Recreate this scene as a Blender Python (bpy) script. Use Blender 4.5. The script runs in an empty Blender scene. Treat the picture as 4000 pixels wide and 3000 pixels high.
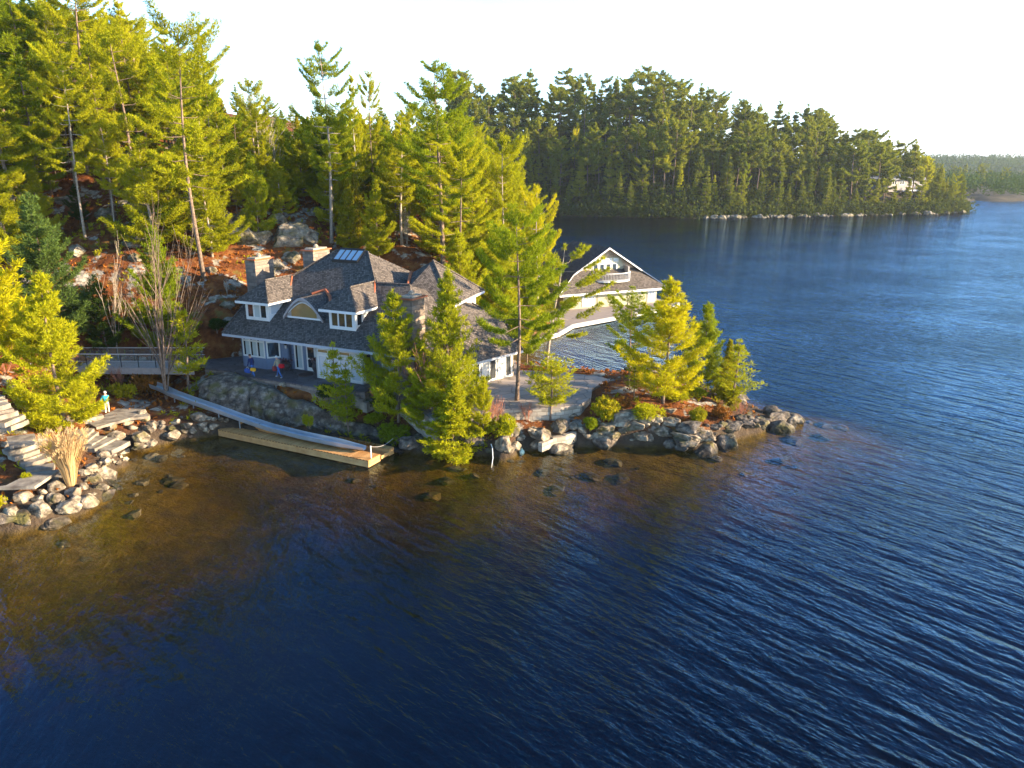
import bpy, bmesh, math, random
import numpy as np
from mathutils import Vector, Matrix
S = bpy.context.scene
COL = S.collection
R = math.radians
# ------------------------------------------------------------------ camera, sky, sun, exposure
PITCH, CAMZ, FPX = 16.1, 20.0, 3000.0
cam = bpy.data.cameras.new('camera'); cam.sensor_width = 36; cam.lens = 27.0
cam.clip_start = 0.5; cam.clip_end = 8000
co = bpy.data.objects.new('camera', cam); COL.objects.link(co)
co.location = (0, 0, CAMZ); co.rotation_euler = (R(90 - PITCH), 0, 0); S.camera = co
SUN_EL, SUN_AZ = 15.0, 98.0        # azimuth clockwise from +Y
W = bpy.data.worlds.new('World'); S.world = W; W.use_nodes = True
nt = W.node_tree; sky = nt.nodes.new('ShaderNodeTexSky'); sky.sky_type = 'NISHITA'; sky.sun_disc = False
sky.sun_elevation = R(SUN_EL); sky.sun_rotation = R(SUN_AZ); sky.air_density = 1.0; sky.dust_density = 0.9; sky.ozone_density = 3.5
bg = nt.nodes['Background']; bg.inputs[1].default_value = 0.12
hs_ = nt.nodes.new('ShaderNodeHueSaturation'); hs_.inputs['Saturation'].default_value = 1.25
nt.links.new(sky.outputs[0], hs_.inputs['Color'])
# thin high veil of cloud that whitens the lower sky
tcw = nt.nodes.new('ShaderNodeTexCoord'); sxw = nt.nodes.new('ShaderNodeSeparateXYZ'); nt.links.new(tcw.outputs['Generated'], sxw.inputs[0])
mrw = nt.nodes.new('ShaderNodeMapRange'); mrw.interpolation_type = 'SMOOTHSTEP'; mrw.inputs[1].default_value = 0.12; mrw.inputs[2].default_value = 0.42; mrw.inputs[3].default_value = 1.0; mrw.inputs[4].default_value = 0.0; nt.links.new(sxw.outputs[2], mrw.inputs[0])
nzw = nt.nodes.new('ShaderNodeTexNoise'); nzw.inputs['Scale'].default_value = 2.5; nzw.inputs['Detail'].default_value = 6; mpw = nt.nodes.new('ShaderNodeMapping'); mpw.inputs['Scale'].default_value = (1, 1, 5); nt.links.new(tcw.outputs['Generated'], mpw.inputs[0]); nt.links.new(mpw.outputs[0], nzw.inputs['Vector'])
muw = nt.nodes.new('ShaderNodeMath'); muw.operation = 'MULTIPLY'; nt.links.new(mrw.outputs[0], muw.inputs[0]); nt.links.new(nzw.outputs[0], muw.inputs[1])
mxw = nt.nodes.new('ShaderNodeMix'); mxw.data_type = 'RGBA'; mxw.blend_type = 'ADD'; mxw.clamp_factor = False; nt.links.new(muw.outputs[0], mxw.inputs[0]); nt.links.new(hs_.outputs[0], mxw.inputs[6]); mxw.inputs[7].default_value = (2.8, 3.6, 5.4, 1)
nt.links.new(mxw.outputs[2], bg.inputs[0])
sl = bpy.data.lights.new('sun', 'SUN'); sl.energy = 5.0; sl.angle = R(0.5); sl.color = (1.0, 0.80, 0.54)
so = bpy.data.objects.new('sun', sl); COL.objects.link(so)
sd = Vector((math.sin(R(SUN_AZ)) * math.cos(R(SUN_EL)), math.cos(R(SUN_AZ)) * math.cos(R(SUN_EL)), math.sin(R(SUN_EL))))
so.rotation_euler = sd.to_track_quat('Z', 'Y').to_euler()
S.view_settings.view_transform = 'Standard'; S.view_settings.look = 'None'
S.view_settings.exposure = 2.0; S.view_settings.gamma = 1.0
S.cycles.max_bounces = 6; S.cycles.diffuse_bounces = 3; S.cycles.transparent_max_bounces = 8
S.cycles.use_denoising = True

# ------------------------------------------------------------------ photo geometry helpers
cp, sp_ = math.cos(R(PITCH)), math.sin(R(PITCH))
def ray(px, py):
    u = (px - 2000) / FPX; v = (py - 1500) / FPX
    return (u, cp - v * sp_, -sp_ - v * cp)
def PZ(px, py, z):
    r = ray(px, py); t = (z - CAMZ) / r[2]
    return Vector((r[0] * t, r[1] * t, z))
def PD(px, py, y):
    r = ray(px, py); t = y / r[1]
    return Vector((r[0] * t, y, CAMZ + r[2] * t))

# ------------------------------------------------------------------ object helpers
def wl(o):
    v = Vector((0, 0, 0))
    while o is not None: v += o.location; o = o.parent
    return v
def tag(o, label=None, cat=None, group=None, kind=None):
    if label: o['label'] = label
    if cat: o['category'] = cat
    if group: o['group'] = group
    if kind: o['kind'] = kind
    return o
def empty(name, loc, label=None, cat=None, group=None):
    o = bpy.data.objects.new(name, None); COL.objects.link(o); o.location = loc; o.empty_display_size = 0.3
    return tag(o, label, cat, group)
def auto_uv(me):
    n = len(me.polygons)
    if n == 0: return
    nor = np.empty(n * 3); me.polygons.foreach_get('normal', nor); nor = nor.reshape(-1, 3)
    u = np.cross(np.array([0, 0, 1.0]), nor); l = np.linalg.norm(u, axis=1); bad = l < 0.08
    u[bad] = (1, 0, 0); l[bad] = 1; u /= l[:, None]; v = np.cross(nor, u)
    tot = np.empty(n, dtype=np.int32); me.polygons.foreach_get('loop_total', tot)
    vi = np.empty(len(me.loops), dtype=np.int32); me.loops.foreach_get('vertex_index', vi)
    co_ = np.empty(len(me.vertices) * 3); me.vertices.foreach_get('co', co_); co_ = co_.reshape(-1, 3)
    fi = np.repeat(np.arange(n), tot); P = co_[vi]
    uv = np.stack([(P * u[fi]).sum(1), (P * v[fi]).sum(1)], 1)
    lay = me.uv_layers.new(name='UVMap'); lay.data.foreach_set('uv', uv.astype(np.float32).ravel())
def mesh_np(name, V, F, mats, fm=None, smooth=False, uv=False):
    """V (n,3) array; F list of index tuples or (m,k) array"""
    me = bpy.data.meshes.new(name); V = np.asarray(V, dtype=np.float32)
    if isinstance(F, np.ndarray):
        m, k = F.shape; tot = np.full(m, k, dtype=np.int32); loops = F.ravel().astype(np.int32)
    else:
        tot = np.array([len(f) for f in F], dtype=np.int32); m = len(F)
        loops = np.fromiter((i for f in F for i in f), dtype=np.int32)
    me.vertices.add(len(V)); me.vertices.foreach_set('co', V.ravel())
    me.loops.add(len(loops)); me.loops.foreach_set('vertex_index', loops)
    me.polygons.add(m); st = np.zeros(m, dtype=np.int32); st[1:] = np.cumsum(tot)[:-1]
    me.polygons.foreach_set('loop_start', st); me.polygons.foreach_set('loop_total', tot)
    for mt in (mats if isinstance(mats, (list, tuple)) else [mats]): me.materials.append(mt)
    if fm is not None: me.polygons.foreach_set('material_index', np.asarray(fm, dtype=np.int32))
    me.polygons.foreach_set('use_smooth', np.full(m, smooth, dtype=bool))
    me.update(calc_edges=True); me.validate()
    if uv: auto_uv(me)
    return me
def link(name, me, parent=None, loc=None):
    o = bpy.data.objects.new(name, me); COL.objects.link(o)
    if parent: o.parent = parent
    if loc is not None: o.location = loc
    return o
class MB:
    """collects shapes given in world coordinates; build() links them as ONE mesh object"""
    def __init__(s): s.v = []; s.f = []; s.m = []
    def poly(s, pts, m=0):
        b = len(s.v); s.v += [tuple(p) for p in pts]; s.f.append(tuple(range(b, b + len(pts)))); s.m.append(m); return s
    def slab(s, pts, th, d=(0, 0, -1), m=0, ms=None):
        """pts CCW seen from the outside; extruded by th along d"""
        n = len(pts); b = len(s.v); d = Vector(d)
        s.v += [tuple(p) for p in pts] + [tuple(Vector(p) + d * th) for p in pts]
        s.f.append(tuple(range(b, b + n))); s.f.append(tuple(b + n + i for i in reversed(range(n)))); s.m += [m, m]
        for i in range(n):
            j = (i + 1) % n; s.f.append((b + i, b + n + i, b + n + j, b + j)); s.m.append(m if ms is None else ms)
        return s
    def box(s, p0, p1, w, z0, z1, m=0):
        """wall-like box from p0 to p1 (xy), w thick (to the left of p0->p1 when w>0), z0..z1"""
        p0 = Vector((p0[0], p0[1])); p1 = Vector((p1[0], p1[1])); d = (p1 - p0).normalized(); n = Vector((-d.y, d.x)) * w
        q = [p0, p1, p1 + n, p0 + n]
        if w < 0: q = q[::-1]
        return s.slab([(a.x, a.y, z1) for a in q], z1 - z0, m=m)
    def tube(s, path, rad, k=6, m=0, cap=True):
        path = [Vector(p) for p in path]; n = len(path)
        if not hasattr(rad, '__len__'): rad = [rad] * n
        b = len(s.v); ref = Vector((0.31, 0.17, 0.93)).normalized()
        for i, p in enumerate(path):
            t = (path[min(i + 1, n - 1)] - path[max(i - 1, 0)]).normalized()
            a = t.cross(ref)
            if a.length < 0.1: a = t.cross(Vector((1, 0, 0)))
            a.normalize(); c = t.cross(a)
            for j in range(k):
                th = 2 * math.pi * j / k; s.v.append(tuple(p + (a * math.cos(th) + c * math.sin(th)) * rad[i]))
        for i in range(n - 1):
            for j in range(k):
                s.f.append((b + i * k + j, b + i * k + (j + 1) % k, b + (i + 1) * k + (j + 1) % k, b + (i + 1) * k + j)); s.m.append(m)
        if cap:
            s.f.append(tuple(b + j for j in reversed(range(k)))); s.m.append(m)
            s.f.append(tuple(b + (n - 1) * k + j for j in range(k))); s.m.append(m)
        return s
    def lathe(s, c, prof, k=12, m=0):
        b = len(s.v); c = Vector(c)
        for r, z in prof:
            for j in range(k):
                th = 2 * math.pi * j / k; s.v.append((c.x + r * math.cos(th), c.y + r * math.sin(th), c.z + z))
        for i in range(len(prof) - 1):
            for j in range(k):
                s.f.append((b + i * k + j, b + i * k + (j + 1) % k, b + (i + 1) * k + (j + 1) % k, b + (i + 1) * k + j)); s.m.append(m)
        s.f.append(tuple(b + j for j in reversed(range(k)))); s.m.append(m)
        s.f.append(tuple(b + (len(prof) - 1) * k + j for j in range(k))); s.m.append(m)
        return s
    def build(s, name, mats, parent=None, smooth=False, uv=True):
        base = wl(parent) if parent else Vector((0, 0, 0))
        V = np.array(s.v) - np.array(base)
        return link(name, mesh_np(name, V, s.f, mats, s.m, smooth, uv), parent)
# ------------------------------------------------------------------ materials
def mat(name, col, rough=0.8, var=0.25, scale=2.0, bump=0.0, bscale=20.0, metal=0.0, col2=None, detail=6, spec=0.3, coords='Object'):
    m = bpy.data.materials.new(name); m.use_nodes = True; t = m.node_tree; N = t.nodes; L = t.links
    b = N['Principled BSDF']; b.inputs['Roughness'].default_value = rough; b.inputs['Metallic'].default_value = metal
    b.inputs['Specular IOR Level'].default_value = spec
    tc = N.new('ShaderNodeTexCoord'); nz = N.new('ShaderNodeTexNoise'); nz.inputs['Scale'].default_value = scale; nz.inputs['Detail'].default_value = detail
    L.new(tc.outputs[coords], nz.inputs['Vector'])
    rp = N.new('ShaderNodeValToRGB'); c = col; c2 = col2 or tuple(min(1, x * (1 + var)) for x in c)
    lo = tuple(x * (1 - var) for x in c) if col2 is None else c
    rp.color_ramp.elements[0].position = 0.32; rp.color_ramp.elements[1].position = 0.68
    rp.color_ramp.elements[0].color = (*lo, 1); rp.color_ramp.elements[1].color = (*c2, 1)
    L.new(nz.outputs['Fac'], rp.inputs['Fac']); L.new(rp.outputs['Color'], b.inputs['Base Color'])
    if bump:
        n2 = N.new('ShaderNodeTexNoise'); n2.inputs['Scale'].default_value = bscale; n2.inputs['Detail'].default_value = 6
        L.new(tc.outputs[coords], n2.inputs['Vector']); bp = N.new('ShaderNodeBump'); bp.inputs['Strength'].default_value = 1.0; bp.inputs['Distance'].default_value = bump
        L.new(n2.outputs['Fac'], bp.inputs['Height']); L.new(bp.outputs['Normal'], b.inputs['Normal'])
    return m
def brickmat(name, c1, c2, mortar, bw, bh, rough=0.85, ms=0.02, bump=0.02, offs=0.5, var=None):
    m = bpy.data.materials.new(name); m.use_nodes = True; t = m.node_tree; N = t.nodes; L = t.links
    b = N['Principled BSDF']; b.inputs['Roughness'].default_value = rough; b.inputs['Specular IOR Level'].default_value = 0.25
    tc = N.new('ShaderNodeTexCoord'); br = N.new('ShaderNodeTexBrick'); L.new(tc.outputs['UV'], br.inputs['Vector'])
    br.inputs['Scale'].default_value = 1.0; br.inputs['Brick Width'].default_value = bw; br.inputs['Row Height'].default_value = bh
    br.inputs['Mortar Size'].default_value = ms; br.inputs['Mortar Smooth'].default_value = 0.3; br.offset = offs; br.inputs['Bias'].default_value = 0.0
    br.inputs['Color1'].default_value = (*c1, 1); br.inputs['Color2'].default_value = (*c2, 1); br.inputs['Mortar'].default_value = (*mortar, 1)
    nz = N.new('ShaderNodeTexNoise'); nz.inputs['Scale'].default_value = 0.7; nz.inputs['Detail'].default_value = 7; L.new(tc.outputs['Object'], nz.inputs['Vector'])
    mp = N.new('ShaderNodeMapRange'); mp.inputs[3].default_value = 0.65; mp.inputs[4].default_value = 1.35; L.new(nz.outputs['Fac'], mp.inputs[0])
    mx = N.new('ShaderNodeMix'); mx.data_type = 'RGBA'; mx.blend_type = 'MULTIPLY'; mx.inputs[0].default_value = 1.0
    L.new(br.outputs['Color'], mx.inputs[6]); L.new(mp.outputs[0], mx.inputs[7]); L.new(mx.outputs[2], b.inputs['Base Color'])
    bp = N.new('ShaderNodeBump'); bp.inputs['Distance'].default_value = bump; bp.invert = True
    L.new(br.outputs['Fac'], bp.inputs['Height']); L.new(bp.outputs['Normal'], b.inputs['Normal'])
    return m
def leafmat(name, c1, c2, trans=0.45):
    m = bpy.data.materials.new(name); m.use_nodes = True; t = m.node_tree; N = t.nodes; L = t.links
    N.remove(N['Principled BSDF']); out = N['Material Output']
    oi = N.new('ShaderNodeObjectInfo'); tc = N.new('ShaderNodeTexCoord'); nz = N.new('ShaderNodeTexNoise'); nz.inputs['Scale'].default_value = 1.3; nz.inputs['Detail'].default_value = 3
    L.new(tc.outputs['Object'], nz.inputs['Vector'])
    ad = N.new('ShaderNodeMath'); ad.operation = 'MULTIPLY_ADD'; ad.inputs[1].default_value = 0.5
    s2 = N.new('ShaderNodeMath'); s2.operation = 'MULTIPLY'; s2.inputs[1].default_value = 0.5
    L.new(nz.outputs['Fac'], s2.inputs[0]); L.new(oi.outputs['Random'], ad.inputs[0]); L.new(s2.outputs[0], ad.inputs[2])
    mx = N.new('ShaderNodeMix'); mx.data_type = 'RGBA'; mx.inputs[6].default_value = (*c1, 1); mx.inputs[7].default_value = (*c2, 1)
    L.new(ad.outputs[0], mx.inputs[0])
    d = N.new('ShaderNodeBsdfDiffuse'); tr = N.new('ShaderNodeBsdfTranslucent'); ms = N.new('ShaderNodeMixShader'); ms.inputs[0].default_value = trans
    L.new(mx.outputs[2], d.inputs[0]); L.new(mx.outputs[2], tr.inputs[0]); L.new(d.outputs[0], ms.inputs[1]); L.new(tr.outputs[0], ms.inputs[2])
    L.new(ms.outputs[0], out.inputs[0]); return m
LEAF = dict(
    sun=leafmat('needles_yellow_green', (0.27, 0.29, 0.010), (0.46, 0.43, 0.012)),
    green=leafmat('needles_green', (0.14, 0.21, 0.010), (0.30, 0.32, 0.010)),
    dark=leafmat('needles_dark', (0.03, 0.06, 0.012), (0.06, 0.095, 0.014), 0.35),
    gold=leafmat('needles_gold', (0.42, 0.39, 0.008), (0.56, 0.48, 0.01)),
    blue=leafmat('needles_blue_green', (0.08, 0.14, 0.035), (0.14, 0.19, 0.035)),
    cedar=leafmat('cedar_sprays', (0.22, 0.21, 0.010), (0.40, 0.34, 0.012), 0.35),
    rust=leafmat('rusty_needles', (0.22, 0.08, 0.015), (0.30, 0.14, 0.03), 0.3),
    far=leafmat('far_needles', (0.11, 0.15, 0.014), (0.32, 0.31, 0.016), 0.4),
    straw=leafmat('straw', (0.50, 0.33, 0.14), (0.62, 0.45, 0.24), 0.3),
    litter=leafmat('dry_leaves', (0.25, 0.065, 0.010), (0.36, 0.15, 0.03), 0.2),
)
BARK = mat('bark_pine', (0.10, 0.065, 0.045), 0.9, col2=(0.24, 0.17, 0.12), scale=5, bump=0.03, bscale=9)
BARKP = mat('bark_pale', (0.22, 0.17, 0.12), 0.85, col2=(0.42, 0.34, 0.26), scale=5, bump=0.02, bscale=12)
BIRCH = mat('bark_birch', (0.38, 0.32, 0.25), 0.7, col2=(0.58, 0.50, 0.40), scale=6)
TWIG = mat('red_twigs', (0.28, 0.10, 0.06), 0.8, col2=(0.42, 0.2, 0.12), scale=4)
WHITE = mat('white_paint', (0.66, 0.64, 0.60), 0.5, 0.04)
CREAM = mat('cream_paint', (0.38, 0.35, 0.24), 0.55, 0.05)
BLUEG = mat('blue_grey_render', (0.15, 0.19, 0.27), 0.85, 0.08, scale=1.5)
SHING = brickmat('cedar_shingle_roof', (0.055, 0.045, 0.038), (0.165, 0.135, 0.112), (0.020, 0.016, 0.014), 0.18, 0.15, bump=0.03, ms=0.012)
STONE = brickmat('stone_masonry', (0.15, 0.115, 0.09), (0.28, 0.215, 0.165), (0.14, 0.12, 0.11), 0.62, 0.30, ms=0.02)
SWALL = brickmat('pale_stone_blocks', (0.24, 0.20, 0.15), (0.42, 0.36, 0.28), (0.22, 0.18, 0.14), 0.7, 0.32, ms=0.02)
WSHNG = brickmat('wall_shingles', (0.40, 0.27, 0.16), (0.62, 0.48, 0.34), (0.25, 0.17, 0.10), 0.16, 0.2, ms=0.01)
COPPER = mat('copper', (0.42, 0.13, 0.06), 0.45, 0.2, metal=0.4)
PLANK = brickmat('cedar_planks', (0.42, 0.20, 0.06), (0.58, 0.31, 0.11), (0.06, 0.03, 0.01), 5.0, 0.14, ms=0.012, offs=0.37)
FASC = mat('cedar_fascia', (0.42, 0.21, 0.07), 0.7, col2=(0.56, 0.32, 0.12), scale=1.5)
METAL = mat('galvanised_metal', (0.40, 0.45, 0.50), 0.32, 0.10, scale=1.2, metal=0.55)
DARKM = mat('dark_metal', (0.03, 0.03, 0.03), 0.4, 0.1, metal=0.5)
RAILM = mat('steel_rail', (0.55, 0.52, 0.50), 0.4, 0.05, metal=0.3)
GREYW = mat('weathered_boards', (0.34, 0.30, 0.28), 0.8, 0.12, scale=3)
DECKG = mat('dock_boards', (0.27, 0.22, 0.19), 0.8, 0.10, scale=1.2)
POT = mat('dark_pot', (0.06, 0.05, 0.05), 0.4, 0.2)
TERRA = mat('terracotta', (0.45, 0.12, 0.08), 0.6, 0.1)
FLAG = None
def flagmat(name, c1, c2, sc=1.3):
    m = bpy.data.materials.new(name); m.use_nodes = True; t = m.node_tree; N = t.nodes; L = t.links; b = N['Principled BSDF']; b.inputs['Roughness'].default_value = 0.75
    tc = N.new('ShaderNodeTexCoord'); vo = N.new('ShaderNodeTexVoronoi'); vo.feature = 'DISTANCE_TO_EDGE'; vo.inputs['Scale'].default_value = sc
    v2 = N.new('ShaderNodeTexVoronoi'); v2.inputs['Scale'].default_value = sc
    L.new(tc.outputs['Object'], vo.inputs['Vector']); L.new(tc.outputs['Object'], v2.inputs['Vector'])
    rp = N.new('ShaderNodeValToRGB'); rp.color_ramp.elements[0].color = (*c1, 1); rp.color_ramp.elements[1].color = (*c2, 1)
    sx = N.new('ShaderNodeSeparateColor'); L.new(v2.outputs['Color'], sx.inputs[0]); L.new(sx.outputs[0], rp.inputs[0])
    lt = N.new('ShaderNodeMapRange'); lt.inputs[1].default_value = 0.0; lt.inputs[2].default_value = 0.045; lt.inputs[3].default_value = 0.45; lt.inputs[4].default_value = 1; L.new(vo.outputs[0], lt.inputs[0])
    nz = N.new('ShaderNodeTexNoise'); nz.inputs['Scale'].default_value = 0.5; nz.inputs['Detail'].default_value = 8; L.new(tc.outputs['Object'], nz.inputs['Vector'])
    mr = N.new('ShaderNodeMapRange'); mr.inputs[3].default_value = 0.6; mr.inputs[4].default_value = 1.4; L.new(nz.outputs[0], mr.inputs[0])
    mu = N.new('ShaderNodeMath'); mu.operation = 'MULTIPLY'; L.new(lt.outputs[0], mu.inputs[0]); L.new(mr.outputs[0], mu.inputs[1])
    mx = N.new('ShaderNodeMix'); mx.data_type = 'RGBA'; mx.blend_type = 'MULTIPLY'; mx.inputs[0].default_value = 1; L.new(rp.outputs[0], mx.inputs[6]); L.new(mu.outputs[0], mx.inputs[7])
    L.new(mx.outputs[2], b.inputs['Base Color']); return m
PATIO = flagmat('patio_flagstone', (0.09, 0.065, 0.062), (0.15, 0.115, 0.105))
TERR = flagmat('terrace_flagstone', (0.25, 0.195, 0.16), (0.33, 0.265, 0.22), 0.8)
STEPM = mat('step_stone', (0.12, 0.095, 0.075), 0.85, col2=(0.34, 0.29, 0.22), scale=1.6, bump=0.02, bscale=8)
def glassmat(name, col, rough=0.08):
    m = bpy.data.materials.new(name); m.use_nodes = True; b = m.node_tree.nodes['Principled BSDF']
    b.inputs['Base Color'].default_value = (*col, 1); b.inputs['Roughness'].default_value = rough; b.inputs['Specular IOR Level'].default_value = 0.8; return m
GLASS = glassmat('window_glass_dark', (0.02, 0.025, 0.03)); CURT = glassmat('window_curtain', (0.42, 0.47, 0.46), 0.15); PALEG = glassmat('pale_panel', (0.50, 0.53, 0.55), 0.15)
GOLDG = glassmat('window_painted_reflection', (0.25, 0.17, 0.07), 0.05)  # golden reflection of trees put into the base colour
def rockmat(name, a, b_, c, moss=0.15, wet=True):
    m = bpy.data.materials.new(name); m.use_nodes = True; t = m.node_tree; N = t.nodes; L = t.links; b = N['Principled BSDF']; b.inputs['Roughness'].default_value = 0.85; b.inputs['Specular IOR Level'].default_value = 0.25
    g = N.new('ShaderNodeNewGeometry'); n1 = N.new('ShaderNodeTexNoise'); n1.inputs['Scale'].default_value = 1.7; n1.inputs['Detail'].default_value = 9; n1.inputs['Roughness'].default_value = 0.65; L.new(g.outputs['Position'], n1.inputs['Vector'])
    rp = N.new('ShaderNodeValToRGB'); e = rp.color_ramp.elements; e[0].position = 0.33; e[0].color = (*a, 1); e[1].position = 0.66; e[1].color = (*c, 1); k = e.new(0.5); k.color = (*b_, 1); L.new(n1.outputs[0], rp.inputs[0])
    n2 = N.new('ShaderNodeTexNoise'); n2.inputs['Scale'].default_value = 0.9; n2.inputs['Detail'].default_value = 5; L.new(g.outputs['Position'], n2.inputs['Vector'])
    mr = N.new('ShaderNodeMapRange'); mr.inputs[1].default_value = 0.62 - moss * 0.4; mr.inputs[2].default_value = 0.70; L.new(n2.outputs[0], mr.inputs[0])
    mx = N.new('ShaderNodeMix'); mx.data_type = 'RGBA'; L.new(mr.outputs[0], mx.inputs[0]); L.new(rp.outputs[0], mx.inputs[6]); mx.inputs[7].default_value = (0.10, 0.085, 0.025, 1)
    mpc = N.new('ShaderNodeMapping'); mpc.inputs['Scale'].default_value = (0.9, 0.9, 1.9); mpc.inputs['Rotation'].default_value = (0.35, 0.2, 0.4); nw = N.new('ShaderNodeMix'); nw.data_type = 'VECTOR'; nw.inputs[0].default_value = 0.12
    L.new(g.outputs['Position'], nw.inputs[4]); L.new(n1.outputs['Color'], nw.inputs[5]); L.new(nw.outputs[1], mpc.inputs[0])
    vc = N.new('ShaderNodeTexVoronoi'); vc.feature = 'DISTANCE_TO_EDGE'; vc.inputs['Scale'].default_value = 0.55; L.new(mpc.outputs[0], vc.inputs['Vector']); cw = N.new('ShaderNodeMath'); cw.operation = 'MULTIPLY_ADD'; cw.inputs[1].default_value = 0.9; cw.inputs[2].default_value = -0.40; n6 = N.new('ShaderNodeTexNoise'); n6.inputs['Scale'].default_value = 0.8; n6.inputs['Detail'].default_value = 3; L.new(g.outputs['Position'], n6.inputs['Vector']); L.new(n6.outputs[0], cw.inputs[0]); ca_ = N.new('ShaderNodeMath'); ca_.operation = 'SUBTRACT'; ca_.use_clamp = True; L.new(vc.outputs[0], ca_.inputs[0]); ca_.inputs[1].default_value = 0.0; cb_ = N.new('ShaderNodeMath'); cb_.operation = 'MULTIPLY_ADD'; L.new(cw.outputs[0], cb_.inputs[0]); cb_.inputs[1].default_value = -0.35; L.new(ca_.outputs[0], cb_.inputs[2]); cr = N.new('ShaderNodeMapRange'); cr.inputs[1].default_value = -0.02; cr.inputs[2].default_value = 0.03; cr.inputs[3].default_value = 0.5; L.new(cb_.outputs[0], cr.inputs[0])
    mc = N.new('ShaderNodeMix'); mc.data_type = 'RGBA'; mc.blend_type = 'MULTIPLY'; mc.inputs[0].default_value = 1.0; L.new(mx.outputs[2], mc.inputs[6]); L.new(cr.outputs[0], mc.inputs[7])
    sx = N.new('ShaderNodeSeparateXYZ'); L.new(g.outputs['Position'], sx.inputs[0]); wz = N.new('ShaderNodeMapRange'); wz.inputs[1].default_value = 0.12; wz.inputs[2].default_value = 0.42; wz.inputs[3].default_value = 0.28; L.new(sx.outputs[2], wz.inputs[0])
    m2 = N.new('ShaderNodeMix'); m2.data_type = 'RGBA'; m2.blend_type = 'MULTIPLY'; m2.inputs[0].default_value = 1.0 if wet else 0.0; L.new(mc.outputs[2], m2.inputs[6]); L.new(wz.outputs[0], m2.inputs[7])
    L.new(m2.outputs[2], b.inputs['Base Color'])
    bp = N.new('ShaderNodeBump'); bp.inputs['Distance'].default_value = 0.12; n3 = N.new('ShaderNodeTexNoise'); n3.inputs['Scale'].default_value = 3.5; n3.inputs['Detail'].default_value = 8; L.new(g.outputs['Position'], n3.inputs['Vector'])
    hm = N.new('ShaderNodeMath'); hm.operation = 'MULTIPLY_ADD'; hm.inputs[1].default_value = 0.3; L.new(cr.outputs[0], hm.inputs[0]); L.new(n3.outputs[0], hm.inputs[2]); L.new(hm.outputs[0], bp.inputs['Height']); L.new(bp.outputs[0], b.inputs['Normal']); return m
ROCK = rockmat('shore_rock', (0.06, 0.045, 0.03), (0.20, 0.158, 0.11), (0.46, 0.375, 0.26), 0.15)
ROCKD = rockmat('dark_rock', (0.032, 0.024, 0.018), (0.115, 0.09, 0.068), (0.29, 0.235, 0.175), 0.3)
ROCKH = rockmat('hill_rock', (0.08, 0.065, 0.05), (0.20, 0.17, 0.13), (0.36, 0.31, 0.23), 0.45)
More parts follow.
